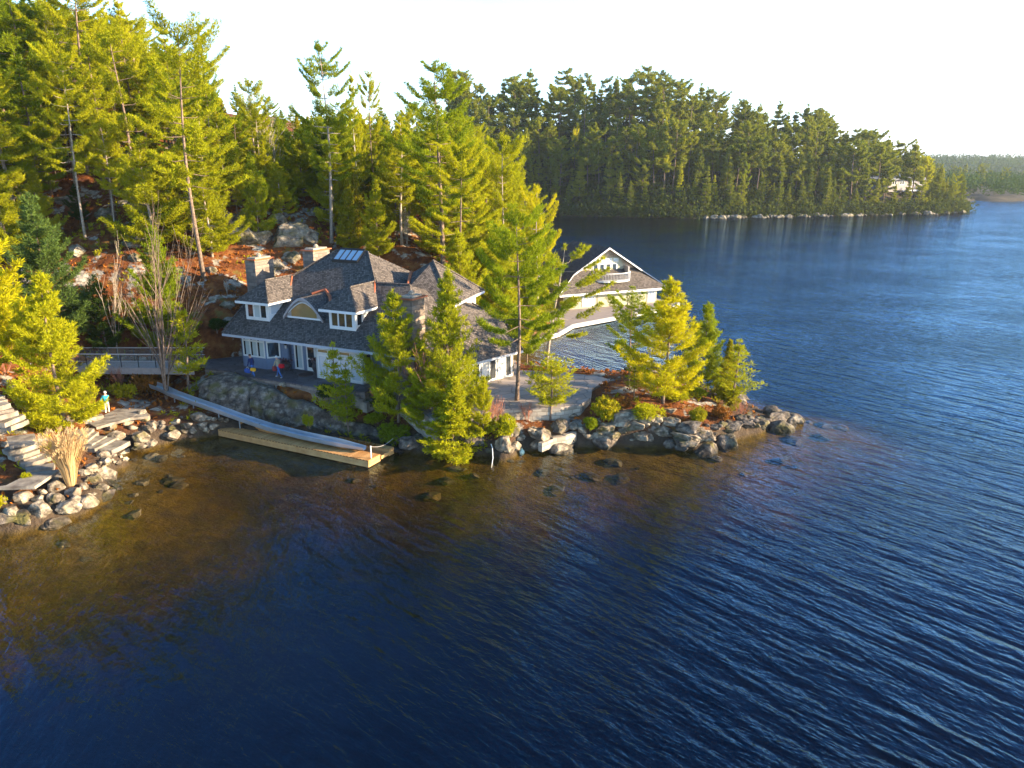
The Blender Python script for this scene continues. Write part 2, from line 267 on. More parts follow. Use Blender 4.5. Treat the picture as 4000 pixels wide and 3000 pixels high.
def groundmat():
    m = bpy.data.materials.new('needle_litter_ground'); m.use_nodes = True; t = m.node_tree; N = t.nodes; L = t.links; b = N['Principled BSDF']; b.inputs['Roughness'].default_value = 0.95; b.inputs['Specular IOR Level'].default_value = 0.1
    g = N.new('ShaderNodeNewGeometry')
    def noise(s, d=8):
        n = N.new('ShaderNodeTexNoise'); n.inputs['Scale'].default_value = s; n.inputs['Detail'].default_value = d; n.inputs['Roughness'].default_value = 0.6; L.new(g.outputs['Position'], n.inputs['Vector']); return n
    n1 = noise(1.2); rp = N.new('ShaderNodeValToRGB'); e = rp.color_ramp.elements; e[0].position = 0.3; e[0].color = (0.06, 0.022, 0.01, 1); e[1].position = 0.72; e[1].color = (0.26, 0.115, 0.035, 1); k = e.new(0.5); k.color = (0.15, 0.048, 0.014, 1); L.new(n1.outputs[0], rp.inputs[0])
    n2 = noise(0.45, 10); r2 = N.new('ShaderNodeMapRange'); r2.inputs[1].default_value = 0.56; r2.inputs[2].default_value = 0.60; L.new(n2.outputs[0], r2.inputs[0])
    n3 = noise(2.0, 9); rr = N.new('ShaderNodeValToRGB'); rr.color_ramp.elements[0].position = 0.35; rr.color_ramp.elements[0].color = (0.13, 0.11, 0.09, 1); rr.color_ramp.elements[1].position = 0.65; rr.color_ramp.elements[1].color = (0.45, 0.40, 0.32, 1); L.new(n3.outputs[0], rr.inputs[0])
    mx = N.new('ShaderNodeMix'); mx.data_type = 'RGBA'; L.new(r2.outputs[0], mx.inputs[0]); L.new(rp.outputs[0], mx.inputs[6]); L.new(rr.outputs[0], mx.inputs[7])
    # moss and low green growth
    n4 = noise(0.6, 6); r4 = N.new('ShaderNodeMapRange'); r4.inputs[1].default_value = 0.58; r4.inputs[2].default_value = 0.66; r4.inputs[4].default_value = 0.7; L.new(n4.outputs[0], r4.inputs[0])
    m2 = N.new('ShaderNodeMix'); m2.data_type = 'RGBA'; L.new(r4.outputs[0], m2.inputs[0]); L.new(mx.outputs[2], m2.inputs[6]); m2.inputs[7].default_value = (0.10, 0.09, 0.02, 1)
    # lake bed: brown sand and algae below the water line
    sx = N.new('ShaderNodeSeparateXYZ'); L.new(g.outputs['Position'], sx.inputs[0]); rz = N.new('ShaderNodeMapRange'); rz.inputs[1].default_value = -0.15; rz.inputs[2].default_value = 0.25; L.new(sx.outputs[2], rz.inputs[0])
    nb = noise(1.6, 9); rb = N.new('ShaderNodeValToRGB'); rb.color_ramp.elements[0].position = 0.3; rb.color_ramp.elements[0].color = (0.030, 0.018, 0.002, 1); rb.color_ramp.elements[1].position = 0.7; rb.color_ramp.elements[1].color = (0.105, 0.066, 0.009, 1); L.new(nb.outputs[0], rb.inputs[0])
    # deep water's scattered blue put into the bed colour; bare rock band just above the water
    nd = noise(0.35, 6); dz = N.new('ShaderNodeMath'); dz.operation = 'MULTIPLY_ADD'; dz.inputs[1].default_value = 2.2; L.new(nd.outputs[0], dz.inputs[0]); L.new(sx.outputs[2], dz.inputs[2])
    dr = N.new('ShaderNodeMapRange'); dr.interpolation_type = 'SMOOTHSTEP'; dr.inputs[1].default_value = -1.7; dr.inputs[2].default_value = 0.6; L.new(dz.outputs[0], dr.inputs[0])  # brown reach also stands in for golden tree reflections on the water
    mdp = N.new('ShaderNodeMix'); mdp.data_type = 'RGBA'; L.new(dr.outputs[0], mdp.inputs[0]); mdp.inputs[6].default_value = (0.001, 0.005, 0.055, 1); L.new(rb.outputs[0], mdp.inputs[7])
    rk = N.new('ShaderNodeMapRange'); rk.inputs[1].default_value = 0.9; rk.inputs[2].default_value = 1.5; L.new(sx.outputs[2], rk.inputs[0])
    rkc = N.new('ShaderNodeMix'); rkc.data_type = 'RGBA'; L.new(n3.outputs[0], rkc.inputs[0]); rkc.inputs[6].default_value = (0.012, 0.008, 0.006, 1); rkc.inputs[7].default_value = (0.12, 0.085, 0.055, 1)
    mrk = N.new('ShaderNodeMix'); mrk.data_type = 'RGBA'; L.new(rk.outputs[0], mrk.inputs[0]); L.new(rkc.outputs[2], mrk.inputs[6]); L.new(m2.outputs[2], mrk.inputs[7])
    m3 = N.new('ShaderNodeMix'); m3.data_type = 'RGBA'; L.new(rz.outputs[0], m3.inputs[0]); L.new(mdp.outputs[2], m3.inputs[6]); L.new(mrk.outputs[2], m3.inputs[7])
    L.new(m3.outputs[2], b.inputs['Base Color'])
    bp = N.new('ShaderNodeBump'); bp.inputs['Distance'].default_value = 0.15; n5 = noise(5, 8); L.new(n5.outputs[0], bp.inputs['Height']); L.new(bp.outputs[0], b.inputs['Normal']); return m
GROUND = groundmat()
# ------------------------------------------------------------------ numpy noise and terrain
def vnoise(x, y, seed=0):
    xi = np.floor(x).astype(np.int64); yi = np.floor(y).astype(np.int64); fx = x - xi; fy = y - yi
    fx = fx * fx * (3 - 2 * fx); fy = fy * fy * (3 - 2 * fy)
    def h(a, b):
        n = (a * 374761393 + b * 668265263 + seed * 1442695041) & 0x7fffffff
        n = ((n ^ (n >> 13)) * 1274126177) & 0x7fffffff; n = n ^ (n >> 16); return (n % 100003) / 100003.0
    return (h(xi, yi) * (1 - fx) + h(xi + 1, yi) * fx) * (1 - fy) + (h(xi, yi + 1) * (1 - fx) + h(xi + 1, yi + 1) * fx) * fy
def fbm(x, y, seed=0, o=4):
    s = 0; a = 0.5
    for i in range(o): s = s + a * (vnoise(x * 2 ** i, y * 2 ** i, seed + i) - 0.5); a *= 0.5
    return s
def poly_sd(x, y, P):
    """signed distance, positive inside"""
    x = np.asarray(x, float); y = np.asarray(y, float); d = np.full(x.shape, 1e9); ins = np.zeros(x.shape, bool)
    n = len(P)
    for i in range(n):
        ax, ay = P[i][:2]; bx, by = P[(i + 1) % n][:2]; ex, ey = bx - ax, by - ay
        t = np.clip(((x - ax) * ex + (y - ay) * ey) / (ex * ex + ey * ey + 1e-12), 0, 1)
        d = np.minimum(d, np.hypot(x - ax - t * ex, y - ay - t * ey))
        c = ((ay > y) != (by > y)) & (x < (bx - ax) * (y - ay) / ((by - ay) if by != ay else 1e-12) + ax); ins ^= c
    return np.where(ins, d, -d)
shore_px = [(0, 2085), (67, 2081), (150, 2062), (240, 2030), (328, 2012), (400, 1960), (425, 1914), (410, 1873), (455, 1843), (504, 1817), (461, 1785), (507, 1752),
            (553, 1763), (635, 1735), (717, 1720), (819, 1704), (900, 1700), (1100, 1725), (1300, 1745), (1420, 1762), (1545, 1763), (1638, 1769), (1797, 1775), (1900, 1783),
            (1964, 1802), (1996, 1789), (2041, 1760), (2139, 1762), (2228, 1742), (2334, 1746), (2413, 1744), (2571, 1748), (2720, 1762), (2824, 1737), (2915, 1705),
            (2978, 1694), (3000, 1676), (3068, 1669), (3143, 1653), (3114, 1636), (2985, 1622), (2900, 1595), (2797, 1558), (2661, 1532), (2540, 1518), (2430, 1512)]
SH = [tuple(PZ(a, b, 0)[:2]) for a, b in shore_px]
SH += [(8.6, 66.5), (6.0, 67.5), (1.5, 69.0), (-1.0, 74), (-0.5, 80), (3.0, 86), (6.0, 90.5), (6.5, 96), (6.0, 104), (7.5, 112), (6, 125), (2, 145), (-12, 170), (-50, 205), (-150, 230), (-190, 150), (-190, 40), (-120, 22), (-60, 30), (-36, 36.5)]
ctl = []
for a, b, z in [(0, 1950, 1.0), (100, 1985, .8), (250, 1880, 1.1), (380, 1780, 1.0), (150, 1750, 1.8), (0, 1760, 2.3), (60, 1650, 3.0), (0, 1550, 4.2), (200, 1650, 2.3), (430, 1625, 1.7), (520, 1620, 1.6), (600, 1570, 1.7),
                (700, 1560, 1.9), (800, 1600, 1.6), (650, 1480, 2.0), (430, 1350, 4.6), (600, 1300, 5.5), (820, 1300, 5.6), (850, 1200, 7.6), (500, 1150, 8.5), (450, 1000, 11.5), (340, 925, 13.0), (157, 732, 17.4), (791, 1085, 9.5),
                (700, 900, 13.2), (1000, 940, 12.3), (1300, 951, 11.8), (1150, 740, 16.8), (600, 700, 18.2), (1400, 850, 14), (1724, 1060, 9), (1900, 1150, 6), (2050, 1200, 4), (0, 1150, 9), (0, 1350, 6.5), (200, 1000, 11),
                (900, 1560, 2.1), (1000, 1655, .9), (985, 1490, 3.1), (1137, 1508, 3.1), (1264, 1533, 2.9), (1400, 1548, 2.6), (1150, 1560, 2.6), (1150, 1685, .9), (1400, 1600, 1.9), (1400, 1715, .6), (1600, 1640, 1.6), (1600, 1735, .5), (1800, 1660, 1.5), (2000, 1660, 1.5), (2200, 1650, 1.4),
                (2300, 1600, 1.9), (2400, 1540, 2.4), (2400, 1620, 1.9), (2600, 1580, 2.1), (2700, 1545, 1.9), (2850, 1600, 1.3), (3000, 1650, .5)]:
    ctl.append(tuple(PZ(a, b, z)))
ctl += [(-40, 130, 25), (-80, 110, 27), (-75, 80, 18), (-100, 60, 14), (-20, 130, 19), (-5, 125, 12), (0, 105, 5), (-60, 160, 30), (-8, 100, 12), (-30, 105, 19), (-60, 100, 23), (-150, 120, 28), (-50, 48, 4), (-75, 44, 6),
        (-18, 62, 3), (-15, 70, 3.2), (-4, 68, 2.2), (-22, 70, 4.6), (-9, 76, 5), (-30, 190, 25), (-130, 190, 30), (-150, 60, 16), (-20, 160, 20), (1, 95, 2)]
C = np.array(ctl); n = len(C)
def tps(r): return np.where(r > 1e-9, r * r * np.log(np.maximum(r, 1e-9)), 0)
rr = np.hypot(C[:, None, 0] - C[None, :, 0], C[:, None, 1] - C[None, :, 1])
Am = np.zeros((n + 3, n + 3)); Am[:n, :n] = tps(rr) + np.eye(n) * 3.0; Am[:n, n] = 1; Am[:n, n + 1:] = C[:, :2]; Am[n, :n] = 1; Am[n + 1:, :n] = C[:, :2].T
wgt = np.linalg.solve(Am, np.r_[C[:, 2], 0, 0, 0])
def rbf(x, y):
    r = np.hypot(x[..., None] - C[:, 0], y[..., None] - C[:, 1]); return tps(r) @ wgt[:n] + wgt[n] + wgt[n + 1] * x + wgt[n + 2] * y
ZP, ZT = 3.4, 2.6
patio_px = [(800, 1440), (905, 1449), (985, 1475), (1137, 1496), (1264, 1521), (1425, 1532), (1470, 1500)]
PATP = [PZ(a, b, ZP) for a, b in patio_px] + [Vector((-11, 64, ZP)), Vector((-24, 66.5, ZP)), PZ(800, 1405, ZP)]
terr_px = [(1700, 1640), (1900, 1603), (2045, 1594), (2190, 1591), (2269, 1578), (2308, 1553), (2313, 1517), (2383, 1482), (2338, 1470), (2180, 1452), (2029, 1446)]
TERP = [PZ(a, b, ZT) for a, b in terr_px] + [Vector((0.0, 70, ZT)), Vector((-8, 66, ZT)), Vector((-10, 57, ZT))]
FC = [((785, 1560, 1.9), (785, 1492, 3.0)), ((830, 1590, 1.6), (830, 1462, 3.4)), ((900, 1612, 1.2), (890, 1452, 3.6)), ((976, 1634, .75), (972, 1478, 3.3)), ((1029, 1643, .6), (1060, 1502, 3.1)), ((1110, 1655, .55), (1120, 1548, 2.6)), ((1205, 1668, .5), (1205, 1562, 2.4)), ((1318, 1680, .45), (1318, 1605, 1.8)), ((1457, 1708, .3), (1457, 1662, 1.0)), ((1600, 1750, 0), (1610, 1712, .7))]
FB = [PZ(*a) for a, b in FC]; FT = [PZ(*b) for a, b in FC]; _n = Vector((-.434, -.901, 0))
FP_ = [p + _n * 1.6 for p in FB] + [p - _n * .05 for p in reversed(FT)]
def height(x, y):
    x = np.asarray(x, float); y = np.asarray(y, float); sd_ = poly_sd(x, y, SH) + 0.7 * fbm(x / 2.2, y / 2.2, 5, 3)
    h = rbf(x, y); far = np.clip(sd_ / 12, 0, 1)
    h = h + far * (2.6 * fbm(x / 9, y / 9, 11, 5) + 0.5 * fbm(x / 2.0, y / 2.0, 21, 3)) + 0.35 * fbm(x / 1.3, y / 1.3, 31, 3)
    lim = 0.15 + 2.3 * sd_; land = np.minimum(h, lim)
    bed = np.maximum(-0.12 + np.interp(x, [-30, -8, 8], [0.17, 0.20, 0.23]) * sd_, -6.5) + np.clip(-sd_ / 3, 0, 1) * 0.5 * fbm(x / 2.5, y / 2.5, 41, 4)
    out = np.where(sd_ > 0, np.maximum(land, 0.05), bed)
    s = poly_sd(x, y, FP_); fz_ = np.interp(x, [p.x for p in FB], [p.z for p in FB]); out = np.where(s > 0, np.minimum(out, fz_ - .1), out)
    for PP, z in ((PATP, ZP), (TERP, ZT)):
        s = poly_sd(x, y, PP); out = np.where(s > -0.25, np.minimum(out, z - 0.35), out)
    return out
def tz(x, y): return float(height(np.array([x]), np.array([y]))[0])
def hit(px, py, lo=28.0, hi=190.0):
    """where the ray through a photo pixel meets the near ground"""
    r = ray(px, py); ys = np.arange(lo, hi, 0.25); t = ys / r[1]; xs = r[0] * t; zs = CAMZ + r[2] * t
    g = np.maximum(height(xs, ys), 0.0); k = np.where(zs <= g)[0]
    i = k[0] if len(k) else len(ys) - 1
    return Vector((xs[i], ys[i], g[i]))
def axis(segs):
    a = [segs[0][0]]
    for s0, s1, st in segs:
        k = max(1, int(round((s1 - s0) / st))); a += [s0 + (s1 - s0) * (i + 1) / k for i in range(k)]
    return np.array(a)
def grid_obj(name, xs, ys, hf, m, kind='structure', smooth=True):
    X, Y = np.meshgrid(xs, ys); H = hf(X, Y); nx, ny = len(xs), len(ys)
    V = np.stack([X.ravel(), Y.ravel(), H.ravel()], 1); i = np.arange(nx * ny).reshape(ny, nx)
    F = np.stack([i[:-1, :-1].ravel(), i[:-1, 1:].ravel(), i[1:, 1:].ravel(), i[1:, :-1].ravel()], 1)
    return tag(link(name, mesh_np(name, V, F, m, smooth=smooth)), kind=kind)
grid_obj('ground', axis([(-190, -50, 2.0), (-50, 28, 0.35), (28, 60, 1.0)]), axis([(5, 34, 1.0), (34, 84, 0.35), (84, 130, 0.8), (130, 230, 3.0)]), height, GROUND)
# far shore
FS = [tuple(PZ(a, b, 0)[:2]) for a, b in [(700, 848), (1200, 845), (1700, 845), (2160, 842), (2400, 848), (2700, 853), (2900, 850), (3150, 846), (3350, 842), (3500, 838), (3650, 836), (3775, 828)]]
FS += [(193, 336), (200, 360), (225, 400), (262, 440), (330, 520), (380, 600), (330, 640), (150, 560), (-150, 560), (-300, 420)]
RID = [(-400, 20), (-60, 32), (16, 33), (50, 32), (75, 27), (93, 22), (125, 17), (150, 13), (172, 11), (190, 8), (215, 6), (400, 4)]
def far_h(x, y):
    s = poly_sd(x, y, FS) + 1.2 * fbm(x / 14, y / 14, 3, 3); rz = np.interp(x - (y - 300) * 0.2, [a for a, b in RID], [b for a, b in RID])
    t = np.clip(s / 48, 0, 1); hh = 0.3 + rz * (0.75 * t ** 0.8 + 0.25 * t * t) + np.clip(s / 10, 0, 1) * 5 * fbm(x / 12, y / 12, 9, 4)
    return np.where(s > 0, np.maximum(hh, 0.1), np.maximum(s * 0.4, -7) - .2)
FARG = mat('far_forest_floor', (0.03, 0.028, 0.012), 0.95, col2=(0.08, 0.055, 0.028), scale=.25)
grid_obj('far_ground', axis([(-300, 400, 3.0)]), axis([(285, 400, 2.5), (400, 650, 8)]), far_h, FARG)
P2 = [(255, 415), (300, 432), (340, 470), (385, 540), (430, 640), (470, 720), (300, 760), (200, 600)]
DH = [(400, 1120), (620, 1040), (760, 1060), (1100, 1150), (1500, 1400), (1200, 1900), (200, 1900), (100, 1500)]
def hills_h(x, y):
    s = poly_sd(x, y, DH) + 20 * fbm(x / 80, y / 80, 3, 3); return np.where(s > 0, 17 * np.clip(s / 150, 0, 1) ** 0.6 + 12 * fbm(x / 150, y / 150, 7, 5) * np.clip(s / 80, 0, 1), -3)
HILLM = mat('wooded_hill', (0.035, 0.05, 0.02), 0.95, col2=(0.09, 0.10, 0.03), scale=0.06, bump=6, bscale=0.12)
grid_obj('hills', axis([(60, 1600, 12)]), axis([(1000, 1920, 12)]), hills_h, HILLM)
bm_ = MB().poly([(-2500, -300, -6.6), (3500, -300, -6.6), (3500, 4000, -6.6), (-2500, 4000, -6.6)]); o = bm_.build('lake_bed', mat('lake_bed_water_blue', (0.001, 0.006, 0.045), 0.95, 0.1, scale=0.15)); tag(o, kind='structure')  # navy base colour stands in for light scattered in deep water
# ------------------------------------------------------------------ water
def watermat():
    m = bpy.data.materials.new('lake_water'); m.use_nodes = True; t = m.node_tree; N = t.nodes; L = t.links; N.remove(N['Principled BSDF']); out = N['Material Output']
    g = N.new('ShaderNodeNewGeometry')
    def wav(ang, sa, sc, det, rough, seed):
        mp = N.new('ShaderNodeMapping'); mp.vector_type = 'TEXTURE'; mp.inputs['Rotation'].default_value = (0, 0, R(-ang)); mp.inputs['Scale'].default_value = (1 / sa, 1 / sc, 1); mp.inputs['Location'].default_value = (seed * 13.1, seed * 7.7, 0)
        L.new(g.outputs['Position'], mp.inputs[0]); nz = N.new('ShaderNodeTexNoise'); nz.inputs['Scale'].default_value = 1; nz.inputs['Detail'].default_value = det; nz.inputs['Roughness'].default_value = rough; nz.inputs['Distortion'].default_value = 0.25
        L.new(mp.outputs[0], nz.inputs['Vector']); return nz
    # long crests run from lower right to upper left of the bay, small wind ripples ride on them
    a = wav(52, 0.22, 0.95, 2, 0.5, 1); b = wav(40, 0.8, 2.6, 3, 0.6, 2); c = wav(75, 1.2, 3.6, 2, 0.5, 3)
    # calmer water in the lee of the land (left)
    sx = N.new('ShaderNodeSeparateXYZ'); L.new(g.outputs['Position'], sx.inputs[0])
    lee = N.new('ShaderNodeMapRange'); lee.inputs[1].default_value = -22; lee.inputs[2].default_value = 14; lee.inputs[3].default_value = 0.35; lee.inputs[4].default_value = 1.0; L.new(sx.outputs[0], lee.inputs[0])
    b1 = N.new('ShaderNodeBump'); b1.inputs['Distance'].default_value = 0.30; L.new(a.outputs[0], b1.inputs['Height']); gn = N.new('ShaderNodeTexNoise'); gn.inputs['Scale'].default_value = 0.055; gn.inputs['Detail'].default_value = 3; L.new(g.outputs['Position'], gn.inputs['Vector']); gr = N.new('ShaderNodeMapRange'); gr.inputs[1].default_value = 0.38; gr.inputs[2].default_value = 0.62; gr.inputs[3].default_value = 0.45; gr.inputs[4].default_value = 1.15; L.new(gn.outputs[0], gr.inputs[0]); gm_ = N.new('ShaderNodeMath'); gm_.operation = 'MULTIPLY'; L.new(gr.outputs[0], gm_.inputs[0]); L.new(lee.outputs[0], gm_.inputs[1]); L.new(lee.outputs[0], b1.inputs['Strength'])
    b2 = N.new('ShaderNodeBump'); b2.inputs['Distance'].default_value = 0.15; L.new(gm_.outputs[0], b2.inputs['Strength']); L.new(b.outputs[0], b2.inputs['Height']); L.new(b1.outputs[0], b2.inputs['Normal'])
    b3 = N.new('ShaderNodeBump'); b3.inputs['Distance'].default_value = 0.05; b3.inputs['Strength'].default_value = 0.8; L.new(c.outputs[0], b3.inputs['Height']); L.new(b2.outputs[0], b3.inputs['Normal'])
    fr = N.new('ShaderNodeFresnel'); fr.inputs[0].default_value = 1.40; L.new(b3.outputs[0], fr.inputs['Normal'])
    gl = N.new('ShaderNodeBsdfGlossy'); gl.inputs['Roughness'].default_value = 0.06; gl.inputs['Color'].default_value = (0.46, 0.72, 1.0, 1); L.new(b3.outputs[0], gl.inputs['Normal'])
    tr = N.new('ShaderNodeBsdfTransparent'); tr.inputs[0].default_value = (0.95, 0.93, 0.85, 1)
    ms = N.new('ShaderNodeMixShader'); bf = N.new('ShaderNodeMath'); bf.operation = 'SUBTRACT'; bf.inputs[0].default_value = 1.0; L.new(g.outputs['Backfacing'], bf.inputs[1]); fm_ = N.new('ShaderNodeMath'); fm_.operation = 'MULTIPLY'; L.new(fr.outputs[0], fm_.inputs[0]); L.new(bf.outputs[0], fm_.inputs[1]); L.new(fm_.outputs[0], ms.inputs[0]); L.new(tr.outputs[0], ms.inputs[1]); L.new(gl.outputs[0], ms.inputs[2]); L.new(ms.outputs[0], out.inputs[0])
    va = N.new('ShaderNodeVolumeAbsorption'); va.inputs['Color'].default_value = (0.64, 0.50, 0.05, 1); va.inputs['Density'].default_value = 0.25; L.new(va.outputs[0], out.inputs['Volume'])
    return m
mb = MB(); mb.slab([(-1500, -150, 0), (2600, -150, 0), (2600, 3500, 0), (-1500, 3500, 0)], 6.4)
tag(mb.build('water', watermat(), uv=False), kind='structure')
# ------------------------------------------------------------------ the main house
A0 = PZ(868, 1302, 6.4); AN = R(-25.7)
EX = Vector((math.cos(AN), math.sin(AN), 0)); EY = Vector((-EX.y, EX.x, 0))
def Lc(a, b, z): return Vector((A0.x, A0.y, 0)) + EX * a + EY * b + Vector((0, 0, z))
def fz(b): return 6.4 + 0.7 * b
house = empty('lakeside_house', Lc(8, 6, 3.4), 'grey shingled lakeside house with stone chimneys, dormers and skylight', 'house')
def roof(pts, th=0.16): MBr.slab(pts, th, (0, 0, -1), 0, 1)
MBr = MB()
E2 = Lc(18.9, 0, 6.4); Gp = Vector((-5.3, 55.6, 4.95)); eR = Vector((0.9, 62.3, 4.95)); ap = Vector((-0.86, 65.45, 7.15)); rr_ = Vector((-3.46, 65.42, 8.32)); Tt = Vector((-8.2, 61.6, 10.5))
A_, K_, B_, C_, V_ = Lc(0, 0, 6.4), Lc(0, 2.85, 8.4), Lc(5.32, 8.8, 12.56), Lc(8.64, 8.84, 12.59), Lc(11.4, 5.86, 10.5)
roof([A_, E2, Tt, V_, C_, B_, K_])
roof([C_, Lc(14.4, 3.1, 8.56), Lc(14.4, 14.6, 8.56)])
MBr.slab([Gp, eR, ap, rr_, Tt], 0.16, (0, 0, -1), 0, 1); MBr.slab([E2, Gp, Tt], 0.16, (0, 0, -1), 0, 1)
# back slopes
roof([B_, C_, Lc(14.4, 14.6, 8.5), Lc(14.4, 17.6, 6.4), Lc(0, 17.6, 6.4), Lc(0, 14.8, 8.4)])
roof([V_, Tt, Lc(15.4, 8.5, 9.2), Lc(12.5, 8.5, 9.2)])
roof([K_, B_, Lc(0, 14.8, 8.4)])
tw = PZ(1691, 1019, 12.0); tR = PZ(1891, 1135, 9.0); tQ = PZ(1765, 1195, 8.9); tS = PZ(1590, 1130, 10.0); tL = PZ(1607, 1067, 10.9)
tM = PZ(1843, 1091, 10.1); tB = Vector((tR.x - 5.2, tR.y + 4.6, 9.0))
roof([tw, tS, tQ]); roof([tw, tQ, tR]); roof([tw, tL, tS]); roof([tw, tR, tB]); roof([tw, tB, tL])
MBr.build('roof', [SHING, GREYW], house)
# ridge caps, eave boards
rc = MB()
for a, b in ((K_, B_), (B_, C_), (C_, V_), (V_, Tt), (tw, tQ), (tw, tR), (ap, eR), (rr_, ap), (A_, K_)):
    rc.tube([a + Vector((0, 0, .05)), b + Vector((0, 0, .05))], 0.09, 5)
rc.build('ridge_cap', SHING, house, uv=True)
ev = MB()
for a, b in ((A_, E2), (Gp, eR), (tQ, tR)):
    d = (b - a).normalized(); nrm = Vector((d.y, -d.x, 0)) * 0.05
    ev.slab([a + nrm + Vector((0, 0, -.03)), b + nrm + Vector((0, 0, -.03)), b + nrm * 0.05 + Vector((0, 0, -.03)), a + nrm * 0.05 + Vector((0, 0, -.03))], 0.17, m=0)
ev.build('eave_board', mat('grey_white_paint', (.42, .42, .44), .6, .05), house)
# walls
PTS = [(0.8, 1.2), (3.4, 1.2), (4.3, 2.05), (5.2, 2.05), (5.2, 2.35), (8.8, 2.35), (8.8, 1.0), (13.4, 1.0), (13.4, 2.2), (17.4, 2.2), (17.4, 1.2)]
def fl(a): return 3.4 if a < 13.5 else 2.6
wb = MB()
for i in range(len(PTS) - 1):
    (a0, b0), (a1, b1) = PTS[i], PTS[i + 1]
    p0, p1 = Lc(a0, b0, 0), Lc(a1, b1, 0); white = (a0 >= 8.8 and a1 <= 13.41)
    wb.box(p0, p1, 0.18, fl(min(a0, a1 - .01)) - 0.6, min(6.3, fz(min(b0, b1)) - 0.25), 1 if white else 0)
wb.box(Lc(0.8, 17, 0), Lc(0.8, 1.2, 0), 0.18, 1.5, 6.3, 0)
wb.build('wall', [BLUEG, WHITE], house)
gable = MB(); gable.slab([Lc(.8, 1.4, 6.2), Lc(.8, 14.5, 6.2), Lc(.8, 14.5, 8.3), Lc(.8, 2.9, 8.2)][::-1], 0.15, tuple(EX)); gable.build('gable_wall', BLUEG, house)
# right wing
wx0, wx1 = Vector((-5.95, 57.15, 0)), Vector((0.15, 62.8, 0)); wd = (wx1 - wx0).normalized(); wn = Vector((wd.y, -wd.x, 0))
wm = MB(); wm.box(wx0, wx1, 0.25, 2.2, 5.35, 0); wm.box(wx1, wx1 - wn * 7, 0.25, 2.2, 5.3, 0)
wm.box(Lc(17.6, 1.6, 0), wx0, 0.25, 2.2, 5.2, 1)
wm.build('wing_wall', [SWALL, STONE], house)
tw_ = MB(); q0 = tQ * 0.9 + tw * 0.1; tw_.box((tR.x - .9, tR.y - .1), (tR.x - 4.6, tR.y + 3.6), -0.2, 7.2, 8.8); tw_.box((tQ.x + 0.1, tQ.y + .9), (tR.x - .9, tR.y - .1), 0.2, 7.0, 8.85, 0); tw_.build('upper_wall', WHITE, house)
def window(p0, p1, z0, z1, nx, par, nrm, transom=None, fr=0.09, name='window', frm=None, panes=None, proud=0.05, paneM=None):
    """framed window on the wall line p0->p1, nrm = outward; panes is a list of material per light"""
    p0 = Vector((p0.x, p0.y, 0)); p1 = Vector((p1.x, p1.y, 0)); nrm = Vector(nrm).normalized(); d = p1 - p0; Lw = d.length; d.normalize()
    f = MB()
    def rect(u0, u1, za, zb, t=0.07, back=0.0, m=0, o=f):
        o.slab([p0 + d * u0 + nrm * (proud + back) + Vector((0, 0, za)), p0 + d * u1 + nrm * (proud + back) + Vector((0, 0, za)), p0 + d * u1 + nrm * (proud + back) + Vector((0, 0, zb)), p0 + d * u0 + nrm * (proud + back) + Vector((0, 0, zb))], t + proud, tuple(-nrm), m)
    rect(0, Lw, z0, z0 + fr); rect(0, Lw, z1 - fr, z1)
    for i in range(nx + 1):
        u = i * (Lw - fr) / nx; rect(u, u + fr, z0 + fr, z1 - fr)
    if transom:
        for i in range(nx):
            u = i * (Lw - fr) / nx; rect(u + fr, u + (Lw - fr) / nx, transom - fr / 2, transom + fr / 2)
    w = f.build(name, frm or WHITE, par)
    g = MB(); pm = paneM or [GLASS, CURT]; seq = panes or [0] * nx
    for i in range(nx):
        u0 = i * (Lw - fr) / nx + fr; u1 = (i + 1) * (Lw - fr) / nx
        if seq[i] == 2:  # dark strip beside a drawn curtain
            um = u0 + (u1 - u0) * 0.28; rect(u0, um, z0 + fr, z1 - fr, 0.01, -0.045, 0, g); rect(um, u1, z0 + fr, z1 - fr, 0.01, -0.045, 1, g)
        else: rect(u0, u1, z0 + fr, z1 - fr, 0.01, -0.045, seq[i], g)
    g.build('pane', pm, w); return w
nF = -EY
window(Lc(0.95, 1.2, 0), Lc(3.35, 1.2, 0), 4.35, 6.2, 3, house, nF, 5.72, 0.12, panes=[2, 2, 2])
dd = (Lc(4.3, 2.05, 0) - Lc(3.4, 1.2, 0)).normalized(); n2 = Vector((dd.y, -dd.x, 0))
window(Lc(3.45, 1.25, 0), Lc(4.25, 2.0, 0), 4.35, 6.2, 1, house, n2, 5.72, 0.12)
window(Lc(5.45, 2.35, 0), Lc(6.35, 2.35, 0), 3.45, 5.9, 1, house, nF, None, 0.14, panes=[2])
window(Lc(9.0, 1.0, 0), Lc(13.3, 1.0, 0), 5.5, 5.85, 4, house, nF, None, 0.07, panes=[0, 0, 0, 1], paneM=[GOLDG, CURT], name='transom_window')
window(Lc(9.0, 1.0, 0), Lc(13.3, 1.0, 0), 3.5, 5.42, 4, house, nF, None, 0.16, panes=[0, 0, 0, 0], paneM=[PALEG, CURT])
window(Lc(13.4, 1.1, 0), Lc(13.4, 2.1, 0), 3.5, 5.8, 1, house, EX, None, 0.12)
window(Lc(14.3, 2.2, 0), Lc(16.8, 2.2, 0), 2.9, 5.3, 2, house, nF, None, 0.12, panes=[1, 1])
